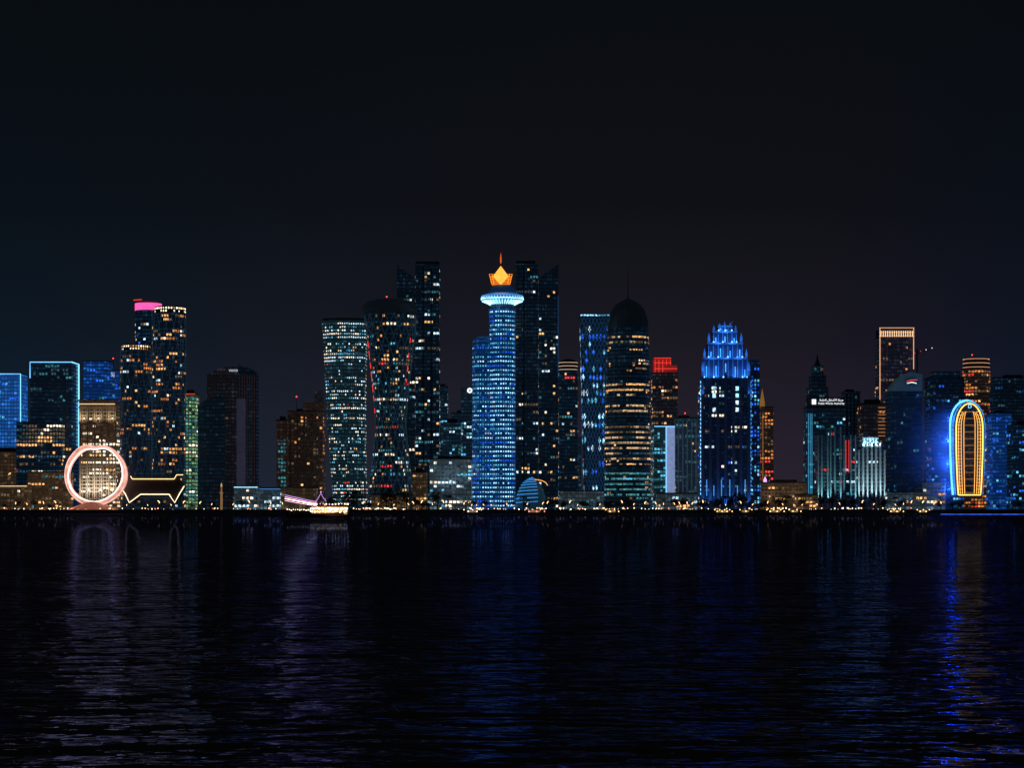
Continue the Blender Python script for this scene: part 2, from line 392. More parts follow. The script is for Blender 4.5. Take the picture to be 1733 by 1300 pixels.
# two tall pair towers
PALM=[('white',2),('warm',2),('cool',2),('dimc',4),('teal',2),('dim',2)]
def horn(t,x0,x1,ya,yb,dy,dep,part,p=.2):
    t.shaft(part,lambda z:rect(t.x(x0),t.x(x1),t.Y+dy,t.Y+dy+dep),G,t.z(max(ya,yb)+18),'deep',p,PALM)
    y2=max(ya,yb)+18
    MB().prism([(t.x(x0),t.z(y2)),(t.x(x0),t.z(ya)),(t.x(x1),t.z(yb)),(t.x(x1),t.z(y2))],t.Y+dy,t.Y+dy+dep).build(part+'_top',fac('deep'),t.root)
t=T('twin_shaft_tower','very tall dark tower with two shafts behind the waisted tower',707,2125,dep=15)
horn(t,671,702,447,470,6,24,'side_shaft',.12)
t.shaft('main_shaft',lambda z:rect(t.x(703),t.x(743),2125,2152),G,t.z(447),'deep',.22,PALM)
t.box('roof_screen',703.5,742.5,442,447.05,dconc,1,24)
t.box('dark_bar',715,717,452,None,metal,-.4,.35); t.box('dark_bar',729,731,452,None,metal,-.4,.35); t.done()  # dark bars set proud of the facade, nothing is cut in
t=T('twin_shaft_tower','very tall dark tower with slanted horn roof right of the blue tower',909,2125,dep=15)
t.shaft('main_shaft',lambda z:rect(t.x(873),t.x(911),2125,2152),G,t.z(446),'deep',.10,PALM)
t.box('roof_screen',873.5,906,441,446.05,dconc,1,24)
horn(t,912,945,470,446,4,24,'side_shaft',.14)
t.box('dark_bar',885,887,452,None,metal,-.4,.35)  # another dark bar standing proud of the wall
t.strip([(944.7,500),(944.7,640)],pbr('faint_edge',(.05,.1,.2),.5,0,(.05,.3,.8),.12),.5,3.5); t.done()
t=simple('office_tower','thin hazy tower seen just right of the twin shaft tower',741,757,655,2300,20,'haze',.12,TEAL,cat='tower'); t.done()
t=simple('office_tower','hazy blue tower with a round white sign left of the blue tower',764,799,700,2260,24,'haze',.14,TEAL)
t.box('upper_storeys',780,799,655,700.1,fac('haze'),2,18)
m=MB(); m.loft([circ(0,0,2.8,20)]*2,[0,.5],bottom=True)
m.v=[(t.x(795)+x,2261+z-.6,t.z(661)+y) for x,y,z in m.v]; sg=m.build('round_sign',L_white,t.root)
m=MB(); m.loft([circ(0,0,1.4,14)]*2,[0,.3],bottom=True); m.v=[(t.x(795)+x,2259.9+z,t.z(661)+y) for x,y,z in m.v]; m.build('emblem',L_azure,sg)
t.done()
t=simple('office_building','mid height hazy block with teal windows behind the white lit low block',750,780,716,2200,24,'haze',.2,TEAL,cat='building'); t.done()
t=simple('office_building','low block with rows of white lit windows left of the blue tower',727,798,778,1990,28,'grey',.5,[('cool',2),('white',1),('cyan',2),('dimc',4)],cat='building')
flood((X(762,1990),1975,Z(815,1990)),(.5,.8,1),3500); t.done()
t=simple('office_building','small warm lit block at the foot of the twin shaft tower',698,722,800,1990,18,'beige',.3,[('dim',3),('warm',1)],cat='building'); t.done()
# BLUE DISC TOWER
Y=1992
t=T('disc_tower','bright blue round tower with glowing disc and golden crown',850,Y,dep=13)
cx,cy=t.x(850),Y+13; r0=t.w(22)
t.shaft('main_shaft',lambda z:circ(cx,cy,r0,32),G,t.z(521),'royal',lambda u,z:.88,[('ice',6),('cyan',3),('cool',1),('blue',1.5)],bay=9,wi=.24,hi=(.36,.68))
cx2=t.x(817.5)
t.shaft('side_shaft',lambda z:circ(cx2,cy+3,t.w(18.3),26),G,t.z(576),'royal',lambda u,z:.84,[('ice',2),('cyan',5),('cool',.6),('blue',2),('dblue',1)],bay=9,wi=.26,hi=(.38,.68))
MB().lathe(cx2,cy+3,[(t.w(18.3),t.z(576)),(t.w(16),t.z(571)),(t.w(9),t.z(568)),(.1,t.z(567))],26).build('side_roof',fac('royal'),t.root)
mb=MB()
for k in range(32): 
    a=2*PI*k/32; mb.tube([(cx+(r0+.3)*math.cos(a),cy+(r0+.3)*math.sin(a),G),(cx+(r0+.3)*math.cos(a),cy+(r0+.3)*math.sin(a),t.z(521))],.2,3)
mb.build('mullions',pbr('mullion_blue',(.08,.12,.3),.5,0,(.02,.14,.6),.06),t.root)
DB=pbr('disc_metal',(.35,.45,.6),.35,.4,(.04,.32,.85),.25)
MB().lathe(cx,cy,[(t.w(20),t.z(521)),(t.w(20),t.z(510))],32).build('neck',fac('inky'),t.root)
disc=MB().lathe(cx,cy,[(t.w(20.2),t.z(513)),(t.w(25),t.z(511)),(t.w(34),t.z(507)),(t.w(35.8),t.z(504.5)),(t.w(35),t.z(499.5)),(t.w(29),t.z(496)),(t.w(21),t.z(494))],48).build('disc',DB,t.root)
mb=MB()
for k in range(40):
    a=2*PI*k/40; mb.tube([(cx+(t.w(q)+.4)*math.cos(a),cy+(t.w(q)+.4)*math.sin(a),t.z(yy)-.4) for q,yy in ((21,513),(25,510.6),(34,507))],.42,3)
mb.build('radial_lights',L_ice,disc)
for q,yy,mm,rr in ((36,504.6,L_ice,.5),(35.2,499,L_azure,.35)):
    MB().tube([(cx+t.w(q)*math.cos(a*2*PI/48),cy+t.w(q)*math.sin(a*2*PI/48),t.z(yy)) for a in range(49)],rr).build('ring_light',mm,disc)
for k in range(22):
    a=PI+PI*k/21; sph(MB(),(cx+t.w(35.7)*math.cos(a),cy+t.w(35.7)*math.sin(a),t.z(501.8)),.42,6,4).build('lamp',L_ice,disc)
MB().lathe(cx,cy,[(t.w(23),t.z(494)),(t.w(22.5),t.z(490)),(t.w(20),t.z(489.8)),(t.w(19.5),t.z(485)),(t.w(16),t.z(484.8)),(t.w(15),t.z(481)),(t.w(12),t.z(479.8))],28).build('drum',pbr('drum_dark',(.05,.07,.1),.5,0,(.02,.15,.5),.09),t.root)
flood((cx-10,cy-26,t.z(518)),(.2,.6,1),5000)
x0,x1,zb,zt=t.x(828),t.x(867),t.z(480),t.z(463)
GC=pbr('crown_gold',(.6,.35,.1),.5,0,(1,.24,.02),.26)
cm=MB(); cm.loft([rect(x0+2.5,x1-2.5,cy-7,cy+7),rect(x0+.8,x1-.8,cy-8.4,cy+8.4)],[zb,zt-1])
crown=cm.build('crown',GC,t.root)
for xa in (0,.12,.88,1):
    MB().tube([(x0+2.3+(x1-x0-4.6)*xa,cy-7.3,zb),(x0+(x1-x0)*xa,cy-8.8,zt)],.32).build('post',L_orange,crown)
for q in range(5):
    f=q/4; zz=zb+(zt-zb)*f; MB().tube([(x0+2.3*(1-f),cy-7.4-1.5*f,zz),(x1-2.3*(1-f),cy-7.4-1.5*f,zz)],.18).build('rail',L_orange,crown)
xm=t.x(847.5)
dm=MB(); dm.loft([[(xm-.05,cy-12.9),(xm+.05,cy-12.9),(xm+.05,cy-9),(xm-.05,cy-9)],[(xm-7.4,cy-12.9),(xm+7.4,cy-12.9),(xm+7.4,cy-6),(xm-7.4,cy-6)],[(xm-.05,cy-12.9),(xm+.05,cy-12.9),(xm+.05,cy-9),(xm-.05,cy-9)]],[t.z(481),t.z(467),t.z(450)])
dm.build('diamond_lantern',glow('lantern_amber',(1,.42,.06),1.5),crown)
sp=MB().tube([(xm,cy-8.9,t.z(466)),(xm,cy-8.9,t.z(440))],.3,5,.25).build('spire',metal,t.root)
MB().lathe(xm,cy-8.9,[(.2,t.z(446)),(.75,t.z(441)),(.7,t.z(435)),(.3,t.z(430)),(.1,t.z(427))],8).build('finial',glow('finial_orange',(1,.14,.02),.8),sp)
t.done()
# striped dome
Y=1980
t=T('dome_building','low striped dome glowing teal at the foot of the towers',899,Y,cat='building',dep=0)
cx,cy,rd=t.x(899),Y+18,t.w(27)
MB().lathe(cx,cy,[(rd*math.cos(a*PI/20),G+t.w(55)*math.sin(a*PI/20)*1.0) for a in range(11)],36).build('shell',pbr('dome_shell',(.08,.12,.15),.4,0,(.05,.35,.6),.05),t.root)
for k in range(10):
    a=math.radians(14+k*7.6); rr=rd*math.cos(a)+.3; zz=G+t.w(55)*math.sin(a)
    th0,th1=PI+.05+k*.02,PI*1.64+k*.03
    MB().tube([(cx+rr*math.cos(th0+(th1-th0)*q/12),cy+rr*math.sin(th0+(th1-th0)*q/12),zz+ (q-6)*.12) for q in range(13)],.36).build('light_band',L_azure,t.root)
MB().tube([(t.x(905+22*math.sin(q/12*PI*.9)),cy-rd-.5,t.z(846-34*math.cos(q/12*PI*.5)*1)) for q in range(7)],.5).build('arch_light',glow('arch_gold',(1,.4,.08),1.3),t.root)
t.done()
t=simple('cylinder_tower','slim tower with white lit upper rings between the horned and lattice towers',946,978,628,2180,24,'navy',.2,[('warm',2),('dim',3),('cool',2),('teal',1),('red',.3)],plant=False)
MB().lathe(t.x(962),2192,[(t.w(15.5),t.z(627.5)),(t.w(15.5),t.z(612)),(t.w(10),t.z(608)),(.1,t.z(606))],24).build('drum',dconc,t.root)
for yy in (613,619,625): MB().tube([(t.x(962)+t.w(15.8)*math.cos(a*PI/10),2192+t.w(15.8)*math.sin(a*PI/10),t.z(yy)) for a in range(21)],.35).build('ring_light',glow('ring_cream',(1,.7,.5),.7),t.root)
t.done()
t=simple('office_building','low dark blue block behind the striped dome',930,984,742,2230,24,'haze',.12,BLUE+[('dimc',3)],cat='building'); t.done()
# diamond lattice tower
Y=2060
t=T('lattice_tower','leaning blue tower wrapped in a diamond lattice of lights',1008,Y,dep=12)
def rf(z,t=t,Y=Y):
    f=(z-G)/(t.z(536)-G); return rect(t.x(990-8*f),t.x(1029+3*f),Y,Y+26)
t.shaft('facade',rf,G,t.z(536),'navy',.36,[('blue',3),('cyan',2),('cool',2),('ice',3),('dimc',1)],nz=8,bay=3.6,fl=8,diamond=True,wi=.1,hi=(.05,.95),coh=.1)
mb=MB()
for k in range(-22,9):
    for sg in (1,-1):
        pts=[]
        for j in range(25):
            z=G+(t.z(536)-G)*j/24; r_=rf(z); x0,x1=r_[0][0],r_[1][0]
            u=(k if sg>0 else 8-k)/8.+sg*j/24*2.75
            if 0<=u<=1: pts.append((x0+(x1-x0)*u,Y-.4,z))
        if len(pts)>1: mb.tube(pts,.45,3)
mb.build('diagrid',pbr('lattice_blue',(.2,.25,.3),.5,.2,(.05,.22,.6),.09),t.root)
t.box('roof_edge',981,1033,533,536,dconc,-.5,27)
t.wins(lambda z:rect(t.x(982),t.x(1032),Y-.6,Y+26.5),t.z(536),t.z(531),3,2.6,.6,[('ice',1),('cyan',1)]); t.done()
# domed cylinder tower
Y=2000
t=T('domed_tower','dark cylindrical tower with pointed dome and horizontal bands of light',1065,Y,dep=22)
cx,cy=t.x(1065),Y+22
def rr_(py):
    if py>760: return 40
    return 40-(760-py)*(5/205) if py>555 else 35
def rf(z,t=t):
    py=HY-(z-H)*F/t.Y; return circ(cx,cy,t.w(rr_(py)),44)
def pz(u,z):
    py=HY-(z-H)*F/2000
    for a,b,p in ((566,586,.86),(650,668,.9),(682,702,.84),(716,734,.84),(740,752,.92),(756,790,.8),(790,838,.84),(600,615,.12)):
        if a<=py<=b: return p
    return .06
t.shaft('facade',rf,G,t.z(553),'deep',0,nz=12)
t.wins(rf,G+2,Z(790,2000),9,5.2,pz,[('bandt',6),('teal',2),('cyan',.6)],wi=.04,hi=(.32,.66))
t.wins(rf,Z(790,2000),t.z(556),9,5.2,pz,[('band',5),('dim',4),('warm',1.4),('dimc',1)],wi=.04,hi=(.32,.66))
t.wins(rf,G+4,t.z(560),9,5.2,.10,[('warm',2),('white',1),('amber',2),('teal',2)],wi=.2,hi=(.3,.6),proud=.2)
for k in range(26):
    zz=G+6+k*6.6
    if zz<t.z(556):
        py=HY-(zz-H)*F/Y; r_=t.w(rr_(py))+.25
        MB().tube([(cx+r_*math.cos(a*PI/18),cy+r_*math.sin(a*PI/18),zz) for a in range(37)],.28,4).build('floor_band',pbr('band_steel',(.16,.17,.19),.4,.4,(.1,.28,.4),.045),t.root)
dome=MB().lathe(cx,cy,[(t.w(35),t.z(553)),(t.w(34.5),t.z(543)),(t.w(32),t.z(532)),(t.w(28),t.z(521)),(t.w(21),t.z(512)),(t.w(12),t.z(506)),(t.w(4),t.z(502.5)),(.5,t.z(500))],40).build('dome',pbr('dome_dark',(.05,.06,.07),.4,.3,(.1,.2,.3),.014),t.root)
MB().tube([(cx,cy,t.z(502)),(cx,cy,t.z(478)),(cx,cy,t.z(449))],.55,6,.12).build('spire',metal,t.root); t.done()
t=simple('hotel_tower','tower with red lit crown and warm windows behind the domed tower',1105,1147,632,2160,26,'plum',.24,[('warm',2),('amber',3),('dim',4),('white',1)],plant=False)
t.box('crown',1107,1136,606,632.1,pbr('crown_red',(.3,.12,.1),.6,0,(1,.05,.04),.15),3,18)
t.box('crown',1128,1146,618,632.1,pbr('crown_red'),1,18)
for yy,a,b in ((606,1107,1136),(614,1107,1136),(624,1107,1146)): t.strip([(a,yy),(b,yy)],L_red,.4,.6)
for k in range(5): t.strip([(1109+k*6.5,608),(1109+k*6.5,630)],L_red,.3,2.6,'light_post')
t.done()
t=simple('office_building','low slab with cyan front and glowing white edge beside the domed tower',1107,1127,722,2050,24,'teal',.6,[('teal',3),('cyan',3)],cat='building',plant=False)
t.box('edge_wall',1127,1142,722,None,pbr('edge_white',(.6,.6,.7),.6,0,(.42,.55,1),.42),-1,22); t.strip([(1107,722),(1142,722)],L_sky,.4,-1.5); t.strip([(1127,838),(1127,722)],L_sky,.35,-1.6); t.done()
t=simple('office_tower','hazy teal tower with vertical lines left of the blue crowned tower',1144,1180,708,2120,26,'teal',.2,[('dimc',4),('teal',3),('warm',1)],beacon=(1160,700,6))
for k in range(5): t.box('rib',1147+k*7.5,1149+k*7.5,712,None,pbr('rib_lavender',(.3,.3,.4),.6,0,(.3,.35,.6),.06),-.8,.7)
t.done()
# BLUE CROWNED TOWER
Y=2030
t=T('crowned_tower','stepped tower with brilliant blue floodlit crown and spikes',1228,Y,dep=18)
tiers=[(1187,1270,640,0,36,None),(1191,1266,606,3,30,640),(1199,1258,580,6,24,606),(1208,1249,560,9,18,580),(1217,1241,550,11,12,560)]
CST=pbr('crown_stone',(.12,.13,.16),.6,0,(.02,.12,.8),.02,var=.5,scale=.12)  # part of the blue floodlighting put into the stone as glow
FIN=pbr('fin_stone',(.6,.62,.66),.6,0,(.02,.12,.9),.05)  # fins carry some of the blue floodlight as glow too
CYN=glow('strip_crown',(.05,.32,1),1.9,lo=.2)
DOT=glow('crown_lamp',(.12,.48,1),4)
for i,(a,b,yt,dy,dp,yb) in enumerate(tiers):
    r=rect(t.x(a),t.x(b),Y+dy,Y+dy+dp)
    if i==0: t.shaft('facade',lambda z,r=r:r,G,t.z(yt),'inky',.13,[('cool',3),('blue',2),('white',2),('dimc',4),('dim',2)])
    else:
        t.loft('upper_tier',lambda z,r=r:r,[t.z(yb)+.02,t.z(yt)],CST)
        MB().box(t.x(a)-.5,t.x(b)+.5,Y+dy-.5,Y+dy-.02,t.z(yt)-1.1,t.z(yt)+.5).build('cornice',FIN,t.root)
        n_=max(4,int((b-a)/8))
        for k in range(n_+1):
            px=a+1+(b-a-2)*k/n_
            t.box('fin',px-.7,px+.7,yt+R.choice((-3,0,4)),yb-.5,FIN,dy-1.4,.85)
            if k in (0,n_) or k%2==0: sph(MB(),(t.x(px),Y+dy-2.2,t.z(yb)+1.2),.8,6,4).build('crown_lamp',DOT,t.root)
        for k in range(n_):
            px=a+1+(b-a-2)*(k+.5)/n_
            if k%2==0: t.strip([(px,yb-2),(px,yb-(yb-yt)*R.uniform(.35,.75))],CYN,.6,dy-.5)
PW=pbr('pier_stone',(.30,.32,.36),.7,0,(.02,.08,.35),.03)  # faint blue light put into the pier stone
for k,(px,yt) in enumerate(((1189,628),(1202,640),(1215,636),(1228,630),(1241,636),(1254,640),(1267,628))):
    t.box('pier',px-2.2,px+2.2,yt,None,PW,-2.2,2.15)
spk=pbr('spike_blue',(.5,.55,.6),.5,0,(.03,.20,.95),.32)  # blue floodlighting put into the finials as glow
for px,yb,yt,w,dy in ((1189,628,612,2.0,-1),(1267,628,612,2.0,-1),(1193,606,589,1.8,4),(1264,606,589,1.8,4),(1201,580,562,2.0,8),(1256,580,562,2.0,8),(1210,560,549,1.8,11),(1247,560,549,1.8,11),(1220,550,545,1.6,13),(1238,550,544,1.6,13),(1229,550,541,1.4,15)):
    mb=MB(); q_=t.w(w); zb_,zm_,zt_=t.z(yb),t.z((yb+yt)/2),t.z(yt); X0,Y0=t.x(px),Y+dy
    mb.loft([rect(X0-q_,X0+q_,Y0-q_,Y0+q_),rect(X0-q_,X0+q_,Y0-q_,Y0+q_),rect(X0-.1,X0+.1,Y0-.1,Y0+.1)],[zb_,zm_,zt_]); mb.build('finial',spk,t.root)
for px in (1196,1208,1221,1235,1248,1261): t.strip([(px,840),(px,822 if px in (1208,1248) else 812)],L_azure,.5,-.6)
for sx in (1185.5,1271): 
    for yy in range(645,835,7): t.strip([(sx,yy),(sx,yy+4)],L_sky if sx<1200 else L_azure,.4,-.6)
for px,py,dy,pw in ((1198,636,-6,5500),(1213,636,-6,5500),(1243,636,-6,5500),(1258,636,-6,5500),(1206,604,-3,4500),(1228,604,-3,4500),(1250,604,-3,4500),(1216,579,1,4000),(1240,579,1,4000),(1228,560,4,3000)):
    flood((t.x(px),Y+dy-2,t.z(py)),(.03,.20,1),pw,up=.7,ang=130)
for px in (1195,1211,1228,1245,1262): spot((t.x(px),Y-6,G+1),(t.x(px),Y,G+22),(.04,.22,1),11000,60)
for px in (1189,1267): spot((t.x(px),Y-5,t.z(672)),(t.x(px),Y-1,t.z(645)),(.04,.22,1),3500,70)
r=rect(t.x(1272.5),t.x(1288),Y+10,Y+34); t.shaft('side_wing',lambda z:r,G,t.z(608),'inky',.5,[('blue',4),('cyan',3),('ice',1),('dblue',2)],wi=.25)
MB().tube([(t.x(1236),Y+16,t.z(552)),(t.x(1243),Y+16,t.z(541))],.6,5,.2).build('mast',spk,t.root)
for a in (1205,1244):
    t.wins(lambda z:rect(t.x(a),t.x(a+7),Y-.2,Y),t.z(700),t.z(645),4,7,.8,[('ice',2),('cool',2)])
t.done()
t=simple('apartment_tower','slim brown tower with warm lights just right of the blue crowned tower',1289,1309,690,2150,22,'brown',.3,[('amber',3),('dim',3),('red',1)],plant=False)
MB().lathe(t.x(1292),2160,[(3,t.z(690)),(2.6,t.z(680)),(.1,t.z(657))],8).build('spire',pbr('spire_warm',(.5,.3,.15),.6,0,(1,.45,.1),.2),t.root)
t.strip([(1291,815),(1291,700)],pbr('edge_amber',(.5,.3,.1),.5,0,(1,.4,.1),.35),.35); t.done()
t=simple('exhibition_building','long low beige building right of the blue crowned tower',1288,1365,818,2035,30,'beige',.12,[('dim',2),('warm',1)],cat='building',plant=False)
t.box('upper_storey',1305,1350,812,818.1,beige,6,18)
for a in (1305,1345): flood((X(a,2035),2024,Z(840,2035)),(1,.6,.35),1200)
MB().lathe(t.x(1298),2050,[(2,t.z(818)),(1.6,t.z(812)),(.1,t.z(806))],8).build('roof_dome',L_violet,t.root); t.done()
# RIGHT GROUP
Y=2100
t=T('spired_tower','dark tower tapering to a needle spire behind the white sign building',1387,Y,dep=12)
for a,b,yt,dy,dp,yb in ((1370,1402,655,0,26,None),(1374,1399,635,3,20,655),(1378,1395,618,5,16,635)):
    r=rect(t.x(a),t.x(b),Y+dy,Y+dy+dp); t.shaft('facade',lambda z,r=r:r,G if yb is None else t.z(yb)+.02,t.z(yt),'deep',.08,[('dimc',3),('teal',1),('dim',1)])
MB().lathe(t.x(1386.5),Y+13,[(t.w(6),t.z(618)),(t.w(2.5),t.z(610)),(.2,t.z(597))],8).build('spire',metal,t.root); t.done()
Y=2060
t=simple('government_tower','dark glass tower carrying an illuminated white name sign',1366,1431,690,Y,26,'navy',.28,[('teal',3),('dimc',3),('cool',1),('cyan',2)],plant=False)
t.box('roof_storey',1370,1429,672,690,metal,1,20)
text('sign','Public Works Authority',2.7,(t.x(1407),Y-.2,t.z(684.5)),glow('sign_bright',(.9,.95,1),1.3),t.root)
ar='\uFEEB\uFEF4\uFE8C\uFE94 \uFE8D\uFEF7\uFEB7\uFED0\uFE8E\uFEDD \uFE8D\uFEDF\uFECC\uFE8E\uFEE3\uFE94'[::-1]
text('sign',ar,3.1,(t.x(1407),Y-.2,t.z(679)),glow('sign_bright'),t.root)
MB().box(t.x(1374),t.x(1381),Y-.5,Y-.1,t.z(684.5),t.z(676)).build('emblem',glow('sign_bright'),t.root)
for k in range(3): t.strip([(1368+k*3,840),(1368+k*3,700)],pbr('edge_cyan',(.1,.2,.3),.5,0,(.1,.6,1),.6),.3)
t.done()
t=simple('office_tower','dark slab with faint vertical ribs behind the teal floodlit building',1430,1456,664,2130,24,'deep',.05,[('dimc',3)])
for k in range(4): t.box('rib',1432+k*6.4,1434+k*6.4,666,None,dconc,-.7,.6)
t.done()
Y=2000
t=T('columned_building','teal floodlit building with tall stone piers and stepped roof',1417,Y,cat='building',dep=14)
for a,b,yt in ((1384,1404,738),(1404.3,1426,724),(1426.3,1450,738)):
    r=rect(t.x(a),t.x(b),Y+2,Y+26); t.shaft('facade',lambda z,r=r:r,G,t.z(yt),'inky',.12,[('teal',3),('cool',1),('red',1)])
for k,px in enumerate((1385,1391,1401,1406,1413,1423,1429,1440,1448)):
    yt=736 if px<1403 or px>1426 else 722
    t.box('pier',px-1.1,px+1.1,yt,None,bluestone,-.3,2.2)
t.strip([(1432,800),(1432,745)],L_red,.35,1.6); t.strip([(1437,800),(1437,745)],L_red,.25,1.6); t.done()
for px in (1388,1402,1420,1446): spot((X(px,Y),Y-5,G+1),(X(px,Y),Y+1.5,G+45),(.30,.90,1),45000,36)
t=T('columned_building','white floodlit building with bright portico top beside the teal floodlit one',1475,Y,cat='building',dep=14)
r=rect(t.x(1453),t.x(1499),Y+3,Y+26); t.shaft('facade',lambda z:r,G,t.z(752),'inky',.1,[('teal',3),('cool',1)])
r=rect(t.x(1461),t.x(1488),Y+4,Y+22); t.shaft('upper_tier',lambda z:r,t.z(752)+.02,t.z(739),'stone',0)
for k in range(5): 
    a=1463+k*5; t.box('lit_opening',a,a+2.6,741.5,750,wm('ice'),3.8,.15)
for k in range(7):
    px=1454+k*7.3; t.box('pier',px-1.3,px+1.3,750 if 1458<px<1492 else 762,None,bluestone,.8,2.1)
MB().lathe(t.x(1468),Y+12,[(t.w(5),t.z(739)),(t.w(4),t.z(735)),(.1,t.z(732))],12).build('roof_dome',bluestone,t.root)
t.done()
for px in (1458,1470,1482,1494): spot((X(px,Y),Y-5,G+1),(X(px,Y),Y+2.5,G+45),(.60,.95,1),75000,36)
for px in (1464,1475,1486): flood((X(px,Y),Y-2,Z(754,Y)),(.6,.95,1),3000,up=.7)
t=simple('office_tower','dark tower with golden dotted lines left of the curved roof tower',1457,1503,684,2070,24,'plum',.07,[('amber',2),('dim',2)])
for k in range(9): t.strip([(1486,690+k*6),(1500,690+k*6)],glow('line_amber',(1,.4,.12),.7),.26,-.6)
t.strip([(1501,840),(1501,690)],glow('line_amber'),.3); t.done()
Y=2160
t=simple('outlined_tower','tall tower with its roof and edges outlined in golden lights',1489,1546,572,Y,28,'plum',.10,[('warm',1),('dim',4),('amber',2)],plant=False)
t.box('crown',1490,1545,557,572,dconc,1,25)
for yy in (555,562,569): t.strip([(1488,yy),(1547,yy)],L_peach,.4,-.8)
for k in range(15): t.strip([(1491+k*3.8,560),(1491+k*3.8,570)],L_warm,.35,.3,'crown_lamp')
t.strip([(1489,680),(1489,555)],L_peach,.5,-.8); t.strip([(1546,625),(1546,555)],L_peach,.45,-.8)
t.done()
t=T('tower_crane','small lit tower crane right of the golden outlined tower',1552,2250,cat='crane',dep=0)
MB().tube([(t.x(1552),2250,G),(t.x(1552),2250,t.z(590))],.9,4).build('mast',metal,t.root)
MB().tube([(t.x(1545),2250,t.z(600)),(t.x(1578),2250,t.z(590))],.6,4).build('jib',metal,t.root)
for a in (1548,1558,1567,1577): sph(MB(),(t.x(a),2249,t.z(600-(a-1545)*.3)+.8),.5,6,4).build('lamp',L_white if a>1560 else L_red,t.root)
Y=2020
t=T('curved_roof_tower','dark glass tower with swooping curved roof and red white emblem',1534,Y,dep=14)
r=rect(t.x(1507),t.x(1561),Y,Y+28); t.shaft('facade',lambda z:r,G,t.z(662),'deep',.06,[('dimc',3),('teal',2),('dblue',2)])
pts=[(1507,662)]+[(1507+54*q/12, 660-30*math.sin(min(1,q/8.)*PI/2)+ (0 if q<8 else (q-8)*.9)) for q in range(1,13)]+[(1561,662)]
MB().prism([(t.x(a),t.z(b)) for a,b in pts],Y,Y+28).build('curved_roof',pbr('roof_panel',(.10,.13,.14),.5,0,(.14,.32,.38),.07),t.root)
m=MB(); m.loft([circ(0,0,7.2,24,4.6)]*2,[0,.3],bottom=True)
m.v=[(t.x(1543)+x,Y-.5+z,t.z(646)+y) for x,y,z in m.v]; sg=m.build('emblem_disc',pbr('emblem_navy',(.03,.08,.12),.4,0,(.04,.25,.4),.06),t.root)
for pp,mm in (([(1534,646),(1541,643.5)],L_red),([(1541,643.5),(1552,643)],L_red),([(1535,649),(1543,647.2)],L_white),([(1543,647.2),(1551,649)],L_white)):
    t.strip(pp,mm,.4,-.9,'emblem_stroke',sg)
t.box('ledge',1506,1562,780,783,dconc,-1,.9); t.done()
t=simple('office_tower','hazy dark blue tower between the curved roof tower and warm crowned tower',1574,1632,640,2200,30,'deep',.07,BLUE+[('dimc',5)],plant=True)
t.box('upper_storeys',1582,1626,628,640.1,fac('deep'),4,20); t.done()
t=T('crowned_tower','reddish tower topped by a warm glowing drum behind the oval tower',1658,2240,dep=14)
rfx=lambda z:circ(t.x(1657),2254,t.w(23),26); t.shaft('facade',rfx,G,t.z(622),'brown',.42,[('amber',3),('dim',4),('warm',.6),('red',1)],bay=9)
MB().lathe(t.x(1657),2254,[(t.w(22),t.z(622)),(t.w(21),t.z(608)),(t.w(15),t.z(605)),(.1,t.z(603))],26).build('drum',dconc,t.root)
for yy in (607,614,621): MB().tube([(t.x(1657)+t.w(22)*math.cos(a*PI/12),2254+t.w(22)*math.sin(a*PI/12),t.z(yy)) for a in range(25)],.35).build('ring_light',glow('ring_peach',(1,.5,.25),.8),t.root)
t.beacon(1650,600,3,14); t.done()
t=simple('office_tower','blue washed tower at the right edge of the skyline',1680,1712,700,2140,28,'blue',.2,BLUE+[('teal',2)]); t.done()
t=simple('office_tower','hazy tall tower behind the blue washed tower at the right edge',1684,1760,640,2300,30,'deep',.06,[('dblue',2),('dimc',2)]); t.done()
t=simple('office_building','dark block with scattered teal windows at the extreme right edge',1714,1765,720,2080,26,'navy',.22,BLUE+[('teal',3)],cat='building'); t.done()
# OVAL tower
Y=1985
t=T('oval_tower','oval tower outlined in blue and gold lights at the right',1640,Y,dep=12)
def oval(hw,yt,yb=838,arc=42):
    L=[]
    for q in range(13):
        f=q/12; py=yb+(yt+arc-yb)*f
        L.append((-hw*(.80+.20*math.sin(min(1,.08+f*1.1)*PI/2)**.8),py))
    for q in range(1,14):
        a=PI-PI*q/14; L.append((hw*math.cos(a),yt+arc-arc*math.sin(a)))
    L+=[(-a,b) for a,b in reversed(L[:13])]
    return [(1640.5+a,b) for a,b in L]
body=oval(26,680,yb=842)
MB().prism([(t.x(a),t.z(b)) for a,b in body],Y,Y+24).build('facade',fac('navy'),t.root)
MB().tube([(t.x(a),Y+11,t.z(b)) for a,b in oval(28.4,677)],1.0,5).build('light_strip',L_blue,t.root)
MB().tube([(t.x(a),Y+1.5,t.z(b)) for a,b in oval(27,678.5)],.3,5).build('light_strip',L_azure,t.root)
go=oval(22.5,683,arc=40); go=go+[go[0]]
MB().tube([(t.x(a),Y-.7,t.z(b)) for a,b in go],.7,4).build('light_strip',L_gold,t.root)
LA=glow('strip_amber',(1,.44,.09),1.7)
for sg in (-1,1):
    for hw_ in (9.5,14,18.5):
        side=[p for p in oval(hw_,689+hw_*.1,yb=836,arc=24+hw_*.6)][:17] 
        t.strip([(1640.5+sg*(1640.5-a),b) for a,b in side],LA,.36,-.6)
def halfw(py):
    best=min(go[:20],key=lambda p:abs(p[1]-py)); return 1640.5-best[0]
